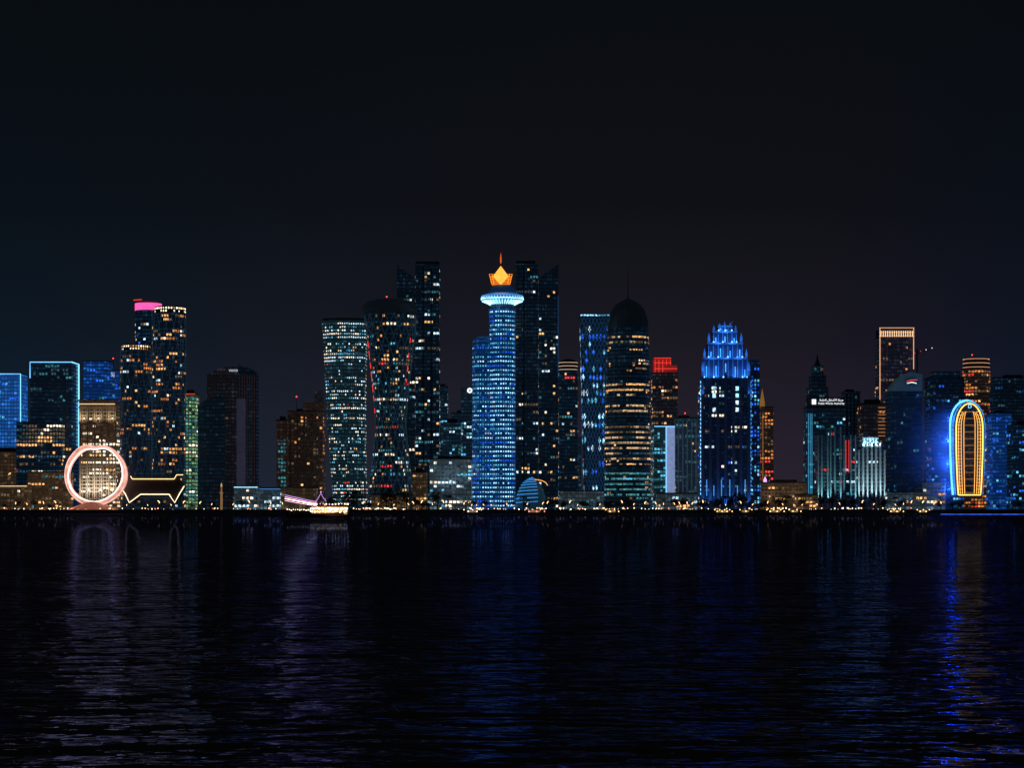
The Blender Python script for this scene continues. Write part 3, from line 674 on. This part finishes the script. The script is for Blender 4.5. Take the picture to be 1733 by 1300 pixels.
for k in range(25):
    yy=834-k*5.7; hw=halfw(yy)
    for sg in (-1,1):
        a=1640.5+sg*hw*.62; b=1640.5+sg*hw*.95
        t.strip([(a,yy),(b,yy)],glow('ledge_gold',(1,.45,.11),1.0),.34,-.5,'ledge_light')
    if k%2==0: t.strip([(1640.5-hw*.38,yy),(1640.5+hw*.38,yy)],glow('ledge_brown',(.8,.35,.15),.3),.5,-.3,'floor_band')
text('sign','D',5,(t.x(1641),Y-.9,t.z(691)),L_sky,t.root,ext=.3)
t.done()
def point(loc,col,power,rad=1.5):
    l=bpy.data.lights.new('floodlight','POINT'); l.color=col; l.energy=power; l.shadow_soft_size=rad
    o=bpy.data.objects.new('floodlight',l); COL.objects.link(o); o.location=loc
for dx,py,dy,pw in ((-29,828,8,22000),(-33,785,8,26000),(-33,745,8,26000),(-30,708,8,20000),(31,800,12,9000),(31,730,12,7000)):  # unseen blue lamps added to make the halo and wash nearby walls
    point((X(1640+dx,Y),Y+dy,Z(py,Y)),(.015,.12,1),pw,1.0)
# added glow volume: mist, densest at its heart and thinning to nothing at its edge
m,tt,oo=nt('halo_scatter'); N=tt.nodes.new; Lk=tt.links.new
vs=N('ShaderNodeVolumeScatter'); vs.inputs['Color'].default_value=(.8,.85,1,1)
tc=N('ShaderNodeTexCoord'); sc_=N('ShaderNodeVectorMath'); sc_.operation='MULTIPLY'; sc_.inputs[1].default_value=(1/54.,1/40.,1/64.)
Lk(tc.outputs['Object'],sc_.inputs[0]); ln=N('ShaderNodeVectorMath'); ln.operation='LENGTH'; Lk(sc_.outputs[0],ln.inputs[0])
mr=N('ShaderNodeMapRange'); mr.interpolation_type='SMOOTHSTEP'; mr.inputs['From Min'].default_value=.0; mr.inputs['From Max'].default_value=1; mr.inputs['To Min'].default_value=.016; mr.inputs['To Max'].default_value=0
Lk(ln.outputs['Value'],mr.inputs['Value']); Lk(mr.outputs[0],vs.inputs['Density']); Lk(vs.outputs[0],oo.inputs['Volume'])
me_=empty('halo',(X(1614,Y),Y+12,Z(770,Y)),'x','halo')
c0=me_.location.copy(); bpy.data.objects.remove(me_)
mb=MB(); for_r=[max(.01,math.sin(PI*k/14)) for k in range(15)]
mb.loft([circ(0,0,q*54,32,q*40) for q in for_r],[-64*math.cos(PI*k/14) for k in range(15)],top=False)
ms=mb.build('halo',m,smooth=True); ms.location=c0; ms['kind']='stuff'; ms['label']='added mist glowing blue around the oval tower'; ms['category']='halo'
t=simple('shop_building','low building with yellow lit shopfronts left of the oval tower',1568,1600,816,1995,20,'grey',.5,[('white',2),('warm',2),('dimc',2)],cat='building',plant=False); t.done()
t=simple('office_building','low block lit blue beside the oval tower',1577,1602,752,2090,24,'navy',.25,BLUE,cat='building'); t.done()
for lab,a,b,yt,Y,sty,p,pal,mm in (
  ('low white building with bright roof line left of the dhow',396,436,824,1995,'grey',.5,[('cool',2),('white',2),('dimc',2)],L_ice),
  ('low flat building behind the dhow with cool lit windows',440,474,827,1990,'grey',.45,[('cool',2),('dimc',2)],L_azure),
  ('low warm building behind the dhow bow',476,535,826,2000,'beige',.3,[('dim',2),('warm',1)],None),
  ('low dark building left of the ring sculpture',0,46,822,1985,'beige',.22,[('white',1),('warm',1),('dim',3)],L_warm),
  ('low warm lit pavilion block just left of the ring sculpture',47,116,800,2010,'beige',.35,[('dim',3),('warm',1),('teal',1)],None),
  ('low lit block among trees below the waisted tower',628,690,838,1984,'beige',.4,[('warm',1),('dim',3),('amber',1)],None),
  ('low podium with teal windows below the lattice tower',948,1022,832,1984,'grey',.4,[('teal',2),('dimc',3),('white',1)],None),
  ('low podium below the hazy teal tower left of the crowned tower',1112,1180,836,1984,'grey',.4,[('dimc',2),('warm',1),('cool',1)],None),
  ('low warm block below the tower with the white name sign',1350,1382,838,1990,'beige',.5,[('warm',2),('dim',2)],None),
  ('low block with cool shop windows below the curved roof tower',1502,1562,834,1988,'grey',.35,[('cool',1),('warm',1),('dimc',3)],None)):
    t=simple('low_building',lab,a,b,yt,Y,18 if Y<1990 else 22,sty,p,pal,cat='building',plant=False)
    if mm: t.strip([(a,yt+1),(b,yt+1)],mm,.28)
    t.done()
t=T('minaret','small golden lit minaret beside the dark rooftop sign tower',374,1995,cat='minaret',dep=3)
MB().lathe(t.x(374),1998,[(1.2,G),(1.1,t.z(836)),(1.7,t.z(835)),(1.7,t.z(833.5)),(.8,t.z(833)),(.7,t.z(824))],10).build('shaft',pbr('minaret_stone',(.5,.4,.28),.7,0,(1,.5,.18),.2),t.root)  # golden lighting put into the shaft and dome as glow
MB().lathe(t.x(374),1998,[(.8,t.z(824)),(.9,t.z(822)),(.15,t.z(817))],10).build('dome',glow('minaret_gold',(1,.6,.25),.6),t.root); t.done()
# RING sculpture
Y=1950
t=T('ring_sculpture','huge glowing pink ring sculpture on a stepped mound by the water',161,Y,cat='sculpture',dep=0)
cxp,cyp=161,804
def ringpt(th,r): 
    k=1-.075*math.exp(-((th-PI/2)/.20)**2)+.02*math.exp(-((abs(th-PI/2)-.5)/.2)**2)
    return (t.x(cxp+r*k*math.cos(th)),t.z(cyp-r*k*math.sin(th)))
n=96
def rin(th): return 47.2-2.0*abs(math.cos(th))+1.5*math.sin(2*th+.4)-1.5*max(0,-math.sin(th))**4
def rout(th): return 52+.6*math.cos(3*th)
def band(name,fa,fb,y0,y1,mat,parent):
    mb=MB()
    for i in range(n):
        P=[]
        for th in (2*PI*i/n,2*PI*(i+1)/n):
            (xo,zo),(xi,zi)=ringpt(th,fb(th)),ringpt(th,fa(th))
            P.append(((xo,y0,zo),(xi,y0+1.2,zi),(xi,y1-1.2,zi),(xo,y1,zo)))
        for q in range(4): mb.face([P[0][q],P[0][(q+1)%4],P[1][(q+1)%4],P[1][q]])
    return mb.build(name,mat,parent)
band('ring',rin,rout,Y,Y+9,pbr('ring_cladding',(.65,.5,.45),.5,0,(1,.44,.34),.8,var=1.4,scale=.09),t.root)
for f_,mm,y_,rr in ((rin,glow('ring_white',(1,.82,.76),2.4,lo=.2),Y+.8,.6),(rout,glow('ring_rose',(1,.55,.45),1.4,lo=.2),Y-.2,.38),(rin,glow('ring_rose'),Y+8,.4)):
    MB().tube([(ringpt(2*PI*i/n,f_(2*PI*i/n))[0],y_,ringpt(2*PI*i/n,f_(2*PI*i/n))[1]) for i in range(n+1)],rr).build('light_strip',mm,t.root)
MB().lathe(t.x(155),Y+5,[(t.w(44),G),(t.w(38),G+1.8),(t.w(24),G+4.6),(t.w(14),G+7.2),(t.w(8),G+8.2)],40).build('mound',pbr('mound_stone',(.5,.32,.26),.8,0,(1,.28,.16),.16,var=.6),t.root)  # orange lighting of the steps put into the stone as glow
flood((X(160,Y),Y-10,G+2),(1,.45,.3),2500); flood((X(125,Y),Y-12,G+2),(1,.45,.3),2500)
Y=1962
t=T('waterfront_pavilion','dark low pavilion traced by zigzag warm light lines beside the ring',258,Y,cat='pavilion',dep=8)
MB().prism([(t.x(a),t.z(b)) for a,b in ((203,824),(222,807),(297,807),(311,824),(298,848),(287,836),(240,836),(222,852),(216,850))],Y,Y+16).build('canopy',pbr('pavilion_dark',(.07,.07,.08),.5),t.root)
t.strip([(203,824),(212,836),(219,851),(238,837),(286,837),(296,851),(304,836),(312,823)],glow('pav_warm',(1,.72,.46),2.6),.5)
t.strip([(221,806),(224,811),(295,811),(299,804),(310,804)],glow('pav_gold',(1,.62,.25),2.4),.45)
r=rect(t.x(232),t.x(292),Y+2,Y+12); t.shaft('glass_hall',lambda z:r,G,t.z(838),'deep',.1,[('dim',1)])
t.done()

# ============================================================ DHOW
Y=1020
dh=empty('dhow',(X(541,Y),Y,0),'wooden dhow on the water strung with white, gold and pink lights','boat')
ox=X(541,Y)
LL=S(112,Y)/2; mb=MB(); ns=20; secs=[]
for i in range(ns+1):
    u=-1+2*i/ns; b=3.9*(1-abs(u)**3.2)**.7+.12; sh=2.3+(3.0*u**3 if u>0 else 2.2*u**4); kz=-.8+ (1.8*max(0,u-.6)/.4 if u>.6 else 0)
    x=ox+u*LL; secs.append([(x,Y+b,sh),(x,Y+b*.9,sh*.4),(x,Y+b*.4,kz+.2),(x,Y,kz),(x,Y-b*.4,kz+.2),(x,Y-b*.9,sh*.4),(x,Y-b,sh)])
for i in range(ns):
    for q in range(6): mb.face([secs[i][q],secs[i+1][q],secs[i+1][q+1],secs[i][q+1]])
    mb.face([secs[i][6],secs[i+1][6],secs[i+1][0],secs[i][0]])
mb.face(secs[0]); mb.face(list(reversed(secs[-1])))
wood=pbr('hull_wood',(.07,.04,.025),.5,scale=1.5)
hull=mb.build('hull',wood,dh)
def dx(px): return X(px,Y)
def dz(py): return H+(HY-py)/F*Y
MB().tube([(dx(594),Y,dz(866)),(dx(602),Y,dz(851))],.3,5,.12).build('stem_post',wood,hull)
MB().box(dx(528),dx(588),Y-2.6,Y+2.6,1.8,dz(858)).build('cabin',pbr('cabin_wood',(.25,.16,.09),.6,0,(1,.50,.16),.35,scale=1.2,var=.8),dh)  # warm lamp light put into the wood as glow
MB().box(dx(522),dx(591),Y-3.1,Y+3.1,dz(858),dz(858)+.2).build('canopy',pbr('canopy_dark',(.08,.06,.06),.6),dh)
hotb=glow('bulb_gold',(1,.66,.26),7); hotw=glow('bulb_white',(1,.86,.6),6); hotp=glow('bulb_pink',(1,.48,.75),2.4)
for k in range(18):
    sph(MB(),(dx(527+k*3.6+R.uniform(-.6,.6)),Y-3.3,dz(861+R.uniform(-.8,.8))),R.uniform(.32,.55),6,4).build('lamp',R.choice((hotb,hotb,hotw)),dh)
for k in range(17):
    sph(MB(),(dx(526+k*3.8+R.uniform(-1,1)),Y-3.5,dz(866+R.uniform(-.9,.7))),R.uniform(.22,.42),6,4).build('lamp',R.choice((hotb,hotw)),dh)
for k in range(12):
    sph(MB(),(dx(487+k*3.6),Y-4.0*(1-abs((k-12)/13.5)**3.2)**.7-.25,dz(863+R.uniform(-1,1))),R.uniform(.16,.3),5,4).build('lamp',hotw,dh)
MB().tube([(dx(503),Y,2),(dx(503),Y,dz(846))],.12).build('awning_post',metal,dh)
MB().tube([(dx(490),Y,2.5),(dx(489),Y,dz(842))],.12).build('awning_post',metal,dh)
aw=MB(); aw.face([(dx(484),Y-2.6,dz(841)),(dx(535),Y-2.6,dz(853)),(dx(535),Y+2.6,dz(853)),(dx(484),Y+2.6,dz(841))]); aw.face([(dx(484),Y+2.6,dz(841)-.1),(dx(535),Y+2.6,dz(853)-.1),(dx(535),Y-2.6,dz(853)-.1),(dx(484),Y-2.6,dz(841)-.1)])
aw.build('awning',pbr('awning_cloth',(.3,.22,.3),.8,0,(.8,.5,.75),.2),dh)
for d,mm in ((0,L_violet),(3.2,hotp),(6.2,hotw),(9.5,hotp)):
    MB().tube([(dx(483),Y-2.7,dz(838+d)),(dx(510),Y-2.7,dz(844+d*.9)),(dx(537),Y-2.7,dz(850+d*.7))],.15).build('light_string',mm,dh)
mst=MB().tube([(dx(543),Y,2),(dx(543),Y,dz(833))],.2,6,.1).build('mast',wood,dh)
sph(MB(),(dx(543),Y,dz(833)),.4,6,4).build('masthead_lamp',L_violet,mst)
for ax,ay in ((534,849),(552,849)):
    MB().tube([(dx(543),Y,dz(835)),(dx((543+ax)/2),Y,dz((835+ay)/2+1.5)),(dx(ax),Y,dz(ay))],.12).build('light_string',L_violet,dh)
for k in range(14): sph(MB(),(dx(522+k*5.2),Y-3.2,dz(853.5+math.sin(k)*.6)),.3,5,4).build('lamp',R.choice((hotp,hotw,hotw,L_violet)),dh)
spot((dx(565),Y-9,4.5),(dx(565),Y,3),(1,.7,.4),700,110,.3)  # added lamp with no fitting, hung off the side to brighten the cabin
def boat(loc,L,label,cab,lamps,group=None,col=None):
    b=empty('small_boat',loc,label,'boat',group); x0,y0,_=loc
    mb=MB(); ss=[]
    for i in range(9):
        u=-1+i/4; w=1.7*(1-abs(u)**3)**.6+.1; sh=1.2+.7*max(0,u)**2; x=x0+u*L/2
        ss.append([(x,y0+w,sh),(x,y0+w*.6,-.1),(x,y0,-.4),(x,y0-w*.6,-.1),(x,y0-w,sh)])
    for i in range(8):
        for q in range(4): mb.face([ss[i][q],ss[i+1][q],ss[i+1][q+1],ss[i][q+1]])
        mb.face([ss[i][4],ss[i+1][4],ss[i+1][0],ss[i][0]])
    mb.face(ss[0]); mb.build('hull',pbr('boat_hull',(.3,.28,.25),.5),b)
    if cab:
        MB().box(x0-L*.25,x0+L*.2,y0-1.1,y0+1.1,1.1,3.0).build('cabin',pbr('boat_cabin',(.6,.55,.5),.5,0,(1,.6,.3),.2),b)
        MB().box(x0-L*.3,x0+L*.25,y0-1.4,y0+1.4,3.0,3.15).build('canopy',dconc,b)
    for k in range(lamps):
        sph(MB(),(x0-L*.38+L*.76*k/max(1,lamps-1),y0-1.6,2.0 if k%2 else 3.4),.45,6,4).build('lamp',col or glow('boat_bulb',(1,.6,.2),4),b)
    MB().tube([(x0+L*.1,y0,1),(x0+L*.1,y0,5.5)],.1).build('mast',metal,b)
    return b
boat((X(1036,1800),1800,0),15,'small boat with a few warm lamps off the foot of the domed tower',True,4)
boat((X(1224,1790),1790,0),20,'golden lit boat moored below the blue crowned tower',True,8)
boat((X(1262,1830),1830,0),14,'small moored boat right of the golden lit boat with few lamps',True,3)
boat((X(1312,1800),1800,0),20,'lit boat off the long low beige building',True,6)
boat((X(1345,1840),1840,0),14,'small lit boat just right of the boat off the beige building',True,4)
boat((X(1515,1780),1780,0),18,'lit boat off the curved roof tower',True,6)
boat((X(1562,1800),1800,0),14,'small lit boat left of the dark islet',True,5)
boat((X(905,1760),1760,0),22,'low boat with red and white lights off the striped dome',True,6,col=glow('bulb_red',(1,.25,.2),3))
boat((X(800,1780),1780,0),20,'low boat with pale lights in front of the blue disc tower',True,5,col=glow('boat_white',(1,.85,.6),3.5))

# ============================================================ SETTING
def struct(name,mb,mat):
    o=mb.build(name,mat); o['kind']='structure'; return o
mb=MB(); mb.face([(-30000,1926,G),(30000,1926,G),(30000,60000,G),(-30000,60000,G)]); struct('ground',mb,pbr('earth',(.07,.065,.06),.9,scale=.02))
mb=MB(); mb.box(-1500,1500,1927,1941,G+.004,G+.13); struct('promenade',mb,pbr('paving',(.28,.25,.22),.75,scale=.6))
mb=MB(); mb.box(-1500,1500,1944,1959,G+.004,G+.02); struct('road',mb,pbr('asphalt',(.05,.05,.052),.8,scale=2.))
mb=MB()
for k in range(-90,90): mb.box(k*12.,k*12.+4,1951.4,1951.6,G+.024,G+.028)
struct('road_marking',mb,pbr('road_paint',(.75,.75,.72),.6))
w=MB(); w.box(-1500,1500,1924.6,1925.9,-2,G+.25); o=w.build('sea_wall',pbr('wall_stone',(.22,.19,.16),.85,bump=.3)); o['label']='long low stone sea wall between the water and the promenade'; o['category']='sea wall'
mb=MB(); pts=[(1600,1480),(1640,1462),(1700,1455),(1790,1450),(1900,1470),(1900,1600),(1600,1560)]
ring0=[(X(a,b),b) for a,b in pts]; cxx=sum(p[0] for p in ring0)/7; cyy=sum(p[1] for p in ring0)/7
mb.loft([ring0,[(cxx+(x-cxx)*.95,cyy+(y-cyy)*.95) for x,y in ring0],[(cxx+(x-cxx)*.8,cyy+(y-cyy)*.8) for x,y in ring0]],[-1,1.6,3.2]); struct('islet',mb,pbr('islet_earth',(.06,.055,.05),.9,scale=.1))
o=MB().tube([(X(1592,1449),1449,.5),(X(1650,1446),1446,.5),(X(1900,1446),1446,.5)],.2).build('quay_light',glow('quay_blue',(.06,.16,1),1.4,lo=.1)); o['label']='long blue light line along the edge of the dark islet'; o['category']='light'
# water: dark, choppy; a Fresnel mirror over an almost black body
mb=MB(); mb.face([(-20000,-300,0),(20000,-300,0),(20000,1925.2,0),(-20000,1925.2,0)])
m,tt,oo=nt('sea_water'); N=tt.nodes.new; Lk=tt.links.new
tc=N('ShaderNodeTexCoord'); prev=None
for sc,sx,dist,det,rot in ((.055,.7,5.5,1.5,.35),(.26,.7,4.2,2.2,-.3),(1.3,.7,.55,1.8,.3)):
    mp=N('ShaderNodeMapping'); mp.inputs['Scale'].default_value=(sx,1,1); mp.inputs['Rotation'].default_value=(0,0,rot)
    Lk(tc.outputs['Object'],mp.inputs[0])
    n_=N('ShaderNodeTexNoise'); n_.inputs['Scale'].default_value=sc; n_.inputs['Detail'].default_value=det; Lk(mp.outputs[0],n_.inputs['Vector'])
    bp=N('ShaderNodeBump'); bp.inputs['Distance'].default_value=dist; bp.inputs['Strength'].default_value=1; Lk(n_.outputs['Fac'],bp.inputs['Height'])
    if prev: Lk(prev.outputs[0],bp.inputs['Normal'])
    prev=bp
df=N('ShaderNodeBsdfDiffuse'); df.inputs['Color'].default_value=(.004,.004,.005,1)
gl=N('ShaderNodeBsdfGlossy'); gl.inputs['Color'].default_value=(.075,.105,.30,1); gl.inputs['Roughness'].default_value=.02; Lk(prev.outputs[0],gl.inputs['Normal'])
em=N('ShaderNodeEmission'); em.inputs['Color'].default_value=(.75,.80,.9,1); em.inputs['Strength'].default_value=.0010  # faint glow put into the water to lift its black
fr=N('ShaderNodeFresnel'); fr.inputs['IOR'].default_value=1.33; Lk(prev.outputs[0],fr.inputs['Normal'])
mxs=N('ShaderNodeMixShader'); Lk(fr.outputs[0],mxs.inputs[0]); Lk(df.outputs[0],mxs.inputs[1]); Lk(gl.outputs[0],mxs.inputs[2])
ad=N('ShaderNodeAddShader'); Lk(mxs.outputs[0],ad.inputs[0]); Lk(em.outputs[0],ad.inputs[1]); Lk(ad.outputs[0],oo.inputs[0])
m.cycles.emission_sampling='NONE'
struct('water',mb,m)

# ------------------------------------------------------------ trees
leaf=pbr('leaf',(.05,.075,.035),.7,0,var=.6,scale=.7); bark=pbr('bark',(.10,.075,.05),.9)
def crown_mesh(h,w):
    mb=MB(); lobes=[(R.uniform(-w*.3,w*.3),R.uniform(-w*.3,w*.3),h*R.uniform(.5,.82),R.uniform(.24,.36)*w) for _ in range(7)]
    for (a,b_,c,r) in lobes:
        for _ in range(42):
            d=Vector((R.gauss(0,1),R.gauss(0,1),R.gauss(0,.8))).normalized()*r*R.uniform(.55,1.08)
            p=Vector((a,b_,c))+d; s=R.uniform(.3,.62)
            u=Vector((R.gauss(0,1),R.gauss(0,1),R.gauss(0,1))).normalized(); v=u.orthogonal().normalized()
            mb.face([p-u*s,p-v*s*.7,p+u*s,p+v*s*.7])
    return mb
def tree_proto(h,w):
    tr=MB(); tr.tube([(0,0,0),(.1,0,h*.25),(.05,.1,h*.5)],.35,6,.2)
    for k in range(4):
        a=k*PI/2+.4; tr.tube([(.05,0,h*.35),(w*.15*math.cos(a),w*.15*math.sin(a),h*.55),(w*.28*math.cos(a),w*.28*math.sin(a),h*.7)],.16,4,.05)
    a=tr.build('trunk',bark); c=crown_mesh(h,w).build('crown',leaf); return a.data,c.data,(a,c)
def palm_proto(h):
    tr=MB(); tr.tube([(0,0,0),(.15,0,h*.5),(.05,0,h)],.32,6,.2); c=MB()
    for k in range(18):
        a=k*2*PI/18+R.uniform(-.1,.1); L=R.uniform(2.4,3.3); up=R.uniform(.1,1.3); P=[]
        for q in range(6):
            f=q/5; P.append(Vector((math.cos(a)*L*f,math.sin(a)*L*f,h+up*f*1.6-2.2*f*f)))
        side=Vector((-math.sin(a),math.cos(a),0))
        for q in range(5):
            w0=.38*math.sin(PI*(q/5*.8+.15)); w1=.38*math.sin(PI*((q+1)/5*.8+.15))
            for sg in (-1,1): c.face([P[q],P[q]+side*w0*sg-Vector((0,0,.25)),P[q+1]+side*w1*sg-Vector((0,0,.25)),P[q+1]])
    a=tr.build('trunk',bark); cc=c.build('crown',leaf); return a.data,cc.data,(a,cc)
protos=[tree_proto(10,8),tree_proto(12,10),tree_proto(8,7)]; palms=[palm_proto(9),palm_proto(7)]
for p in protos+palms:
    for o in p[2]: bpy.data.objects.remove(o)
def secname(px):
    for a,b,s in ((-50,110,'left of the ring sculpture'),(110,330,'beside the ring sculpture and pavilion'),(330,480,'left of the dhow'),(480,620,'behind the dhow'),(620,800,'below the waisted tower'),(800,950,'below the blue disc tower'),(950,1110,'below the domed tower'),(1110,1300,'below the blue crowned tower'),(1300,1450,'below the white sign tower'),(1450,1600,'below the curved roof tower'),(1600,1900,'on the dark islet')):
        if a<=px<b: return s
    return ''
def put(datas,loc,s,rz,name,label,cat,group,names):
    r=empty(name,loc,label,cat,group); r.rotation_euler=(0,0,rz); r.scale=(s,s,s)
    for d,n_ in zip(datas,names):
        o=bpy.data.objects.new(n_,d); COL.objects.link(o); o.parent=r
def tree(px,Y,s,kind=None,g=G):
    if kind=='palm':
        p=R.choice(palms); put(p[:2],(X(px,Y),Y,g),s,R.uniform(0,6),'palm_tree','palm tree on the waterfront '+secname(px),'palm tree','palm trees on the waterfront '+secname(px),('trunk','crown'))
    else:
        p=R.choice(protos); put(p[:2],(X(px,Y),Y,g),s,R.uniform(0,6),'round_tree','dark leafy tree on the waterfront '+secname(px),'tree','leafy trees on the waterfront '+secname(px),('trunk','crown'))
px=560
while px<1600:
    big= 1.5 if (585<px<615 or 640<px<700 or 735<px<770 or 1160<px<1180 or 1240<px<1265) else 1.0
    tree(px,R.uniform(1962,1975),R.uniform(.8,1.45)*big,'palm' if R.random()<.3 else None); px+=R.choice((5,8,12,18,30))
for px in (8,30,58,84,100,322,340,356,362,386,410,455): tree(px,R.uniform(1962,1972),R.uniform(.6,1.1),'palm' if R.random()<.4 else None)
for px in (1612,1628,1648,1668,1690,1706,1724): tree(px,R.uniform(1490,1530),R.uniform(.4,.7),None,2.8)
LAMP=glow('street_lamp_glow',(1,.50,.20),4.6,sampling='AUTO')
pm=MB(); pm.tube([(0,0,0),(0,0,5.6)],.12,5,.08); pm.tube([(0,0,.0),(0,0,.5)],.22,6); pme=pm.build('pole',metal)
hm=MB(); hm.tube([(0,0,5.5),(.1,0,6.2),(.5,0,6.9),(1.1,0,7.2),(1.6,0,7.2)],.28,6,.22); hme=hm.build('lamp_head',LAMP)
LD=(pme.data,hme.data)
for o in (pme,hme): bpy.data.objects.remove(o)
px=-10
while px<1600:
    if not(112<px<200): put(LD,(X(px,1938),1938+R.uniform(-1,1),G+.13),R.uniform(.7,1.25),R.uniform(0,2*PI),'street_lamp','warm lit street lamp on the promenade '+secname(px),'street lamp','street lamps on the promenade '+secname(px),('pole','lamp_head'))
    px+=R.choice((8,13,19,26,38)) if 600<px else R.choice((20,28,36))
BDs=[]
bl=MB(); bl.tube([(0,0,0),(0,0,.9)],.12,6); b1=bl.build('post',metal)
for cname,cc_,st in (('warm',(1,.55,.24),3.6),('white',(1,.85,.65),3.6),('red',(1,.15,.08),2.5)):
    bh=MB(); sph(bh,(0,0,1.2),.42,8,5); b2=bh.build('lamp_head',glow('bollard_'+cname,cc_,st)); BDs.append((b1.data,b2.data)); bpy.data.objects.remove(b2)
bpy.data.objects.remove(b1)
hubs=[R.uniform(570,1590) for _ in range(16)]+[1225,1310,1400,1480,660]
for k in range(260):
    px=(R.uniform(560,1590) if k%3==0 else min(1595,max(560,R.choice(hubs)+R.gauss(0,14)))) if k>55 else R.uniform(0,480)
    q=R.choices((0,1,2),(6,3,1))[0]; cn=('warm','white','red')[q]
    put(BDs[q],(X(px,1928),R.uniform(1928.5,1940),G+.13),R.uniform(.4,1.5),0,'bollard_light','small %s bollard light at the water edge '%cn+secname(px),'bollard light','%s bollard lights at the water edge '%cn+secname(px),('post','lamp_head'))
# cars
cb=MB(); cb.prism([(-2.2,.35),(-2.2,.85),(-1.5,.95),(1.3,.9),(2.2,.75),(2.25,.35)],-.85,.85); c1=cb.build('body',pbr('car_paint',(.4,.4,.42),.3,.3))
cc=MB(); cc.loft([rect(-1.6,1.3,-.8,.8),rect(-1.1,.6,-.65,.65)],[.88,1.45]); c2=cc.build('cabin',pbr('car_glass',(.03,.03,.04),.1))
def wh(x,y):
    m=MB(); m.loft([circ(0,0,.33,12)]*2,[0,.2],bottom=True); m.v=[(x+a,y+c,.33+b_) for a,b_,c in m.v]; return m.build('wheel',pbr('tyre',(.02,.02,.02),.9))
ws=[wh(a,b_) for a in (-1.35,1.4) for b_ in (-.9,.7)]
hl=[MB().box(2.22,2.34,y-.2,y+.2,.5,.78).build('headlight',glow('head_white',(1,.9,.75),20)) for y in (-.6,.6)]
tl=[MB().box(-2.32,-2.2,y-.2,y+.2,.55,.8).build('tail_light',glow('tail_red',(1,.05,.03),9)) for y in (-.6,.6)]
parts=[c1,c2]+ws+hl+tl; CD=[o.data for o in parts]; CN=['body','cabin']+['wheel']*4+['headlight']*2+['tail_light']*2
for o in parts: bpy.data.objects.remove(o)
for k in range(26):
    px=R.uniform(-5,1600); d=R.random()<.5
    put(CD,(X(px,1948),1948 if d else 1955,G+.02),1,(0 if d else PI)+R.choice((-.5,.5,0,0)),'car','car with lit lamps on the waterfront road '+secname(px),'car','cars on the waterfront road '+secname(px),CN)

# ------------------------------------------------------------ world, added fill lamp, camera
wd=bpy.data.worlds.new('World'); bpy.context.scene.world=wd; wd.use_nodes=True
t_=wd.node_tree; t_.nodes.clear(); N=t_.nodes.new; Lk=t_.links.new
wo=N('ShaderNodeOutputWorld'); bg=N('ShaderNodeBackground'); Lk(bg.outputs[0],wo.inputs[0])
tc=N('ShaderNodeTexCoord'); sp=N('ShaderNodeSeparateXYZ'); Lk(tc.outputs['Generated'],sp.inputs[0])
def ramp(src,stops,lo,hi):
    mr=N('ShaderNodeMapRange'); mr.inputs['From Min'].default_value=lo; mr.inputs['From Max'].default_value=hi; Lk(src,mr.inputs['Value'])
    cr_=N('ShaderNodeValToRGB'); Lk(mr.outputs[0],cr_.inputs[0]); e=cr_.color_ramp.elements
    while len(e)<len(stops): e.new(.5)
    for i,(p,c) in enumerate(stops): e[i].position=p; e[i].color=(*c,1)
    return cr_.outputs[0]
vert=ramp(sp.outputs[2],[(0,(1,1,1)),(.12,(.80,.80,.80)),(.3,(.40,.40,.40)),(.55,(.12,.12,.12)),(1,(0,0,0))],0,.27)
hor=ramp(sp.outputs[0],[(0,(.006,.018,.036)),(.3,(.015,.018,.032)),(.62,(.023,.018,.030)),(.8,(.021,.016,.028)),(1,(.008,.013,.034))],-.25,.25)
mx=N('ShaderNodeMix'); mx.data_type='RGBA'; Lk(vert,mx.inputs[0]); mx.inputs[6].default_value=(.0024,.0036,.0050,1); Lk(hor,mx.inputs[7])
Lk(mx.outputs[2],bg.inputs['Color']); bg.inputs['Strength'].default_value=1.
sl=bpy.data.lights.new('fill_sun','SUN'); sl.energy=.012; sl.angle=math.radians(.5); sl.color=(.7,.8,1)  # added faint lamp to give form; no moon stands in the sky
so=bpy.data.objects.new('fill_sun',sl); COL.objects.link(so); so.rotation_euler=(math.radians(50),0,math.radians(-30))
cam=bpy.data.cameras.new('camera'); co=bpy.data.objects.new('camera',cam); COL.objects.link(co)
co.location=(0,0,H); co.rotation_euler=(PI/2,0,0); cam.lens=72; cam.sensor_width=36; cam.shift_y=210/1733; cam.clip_start=.5; cam.clip_end=100000
bpy.context.scene.camera=co
bpy.context.scene.view_settings.view_transform='Standard'
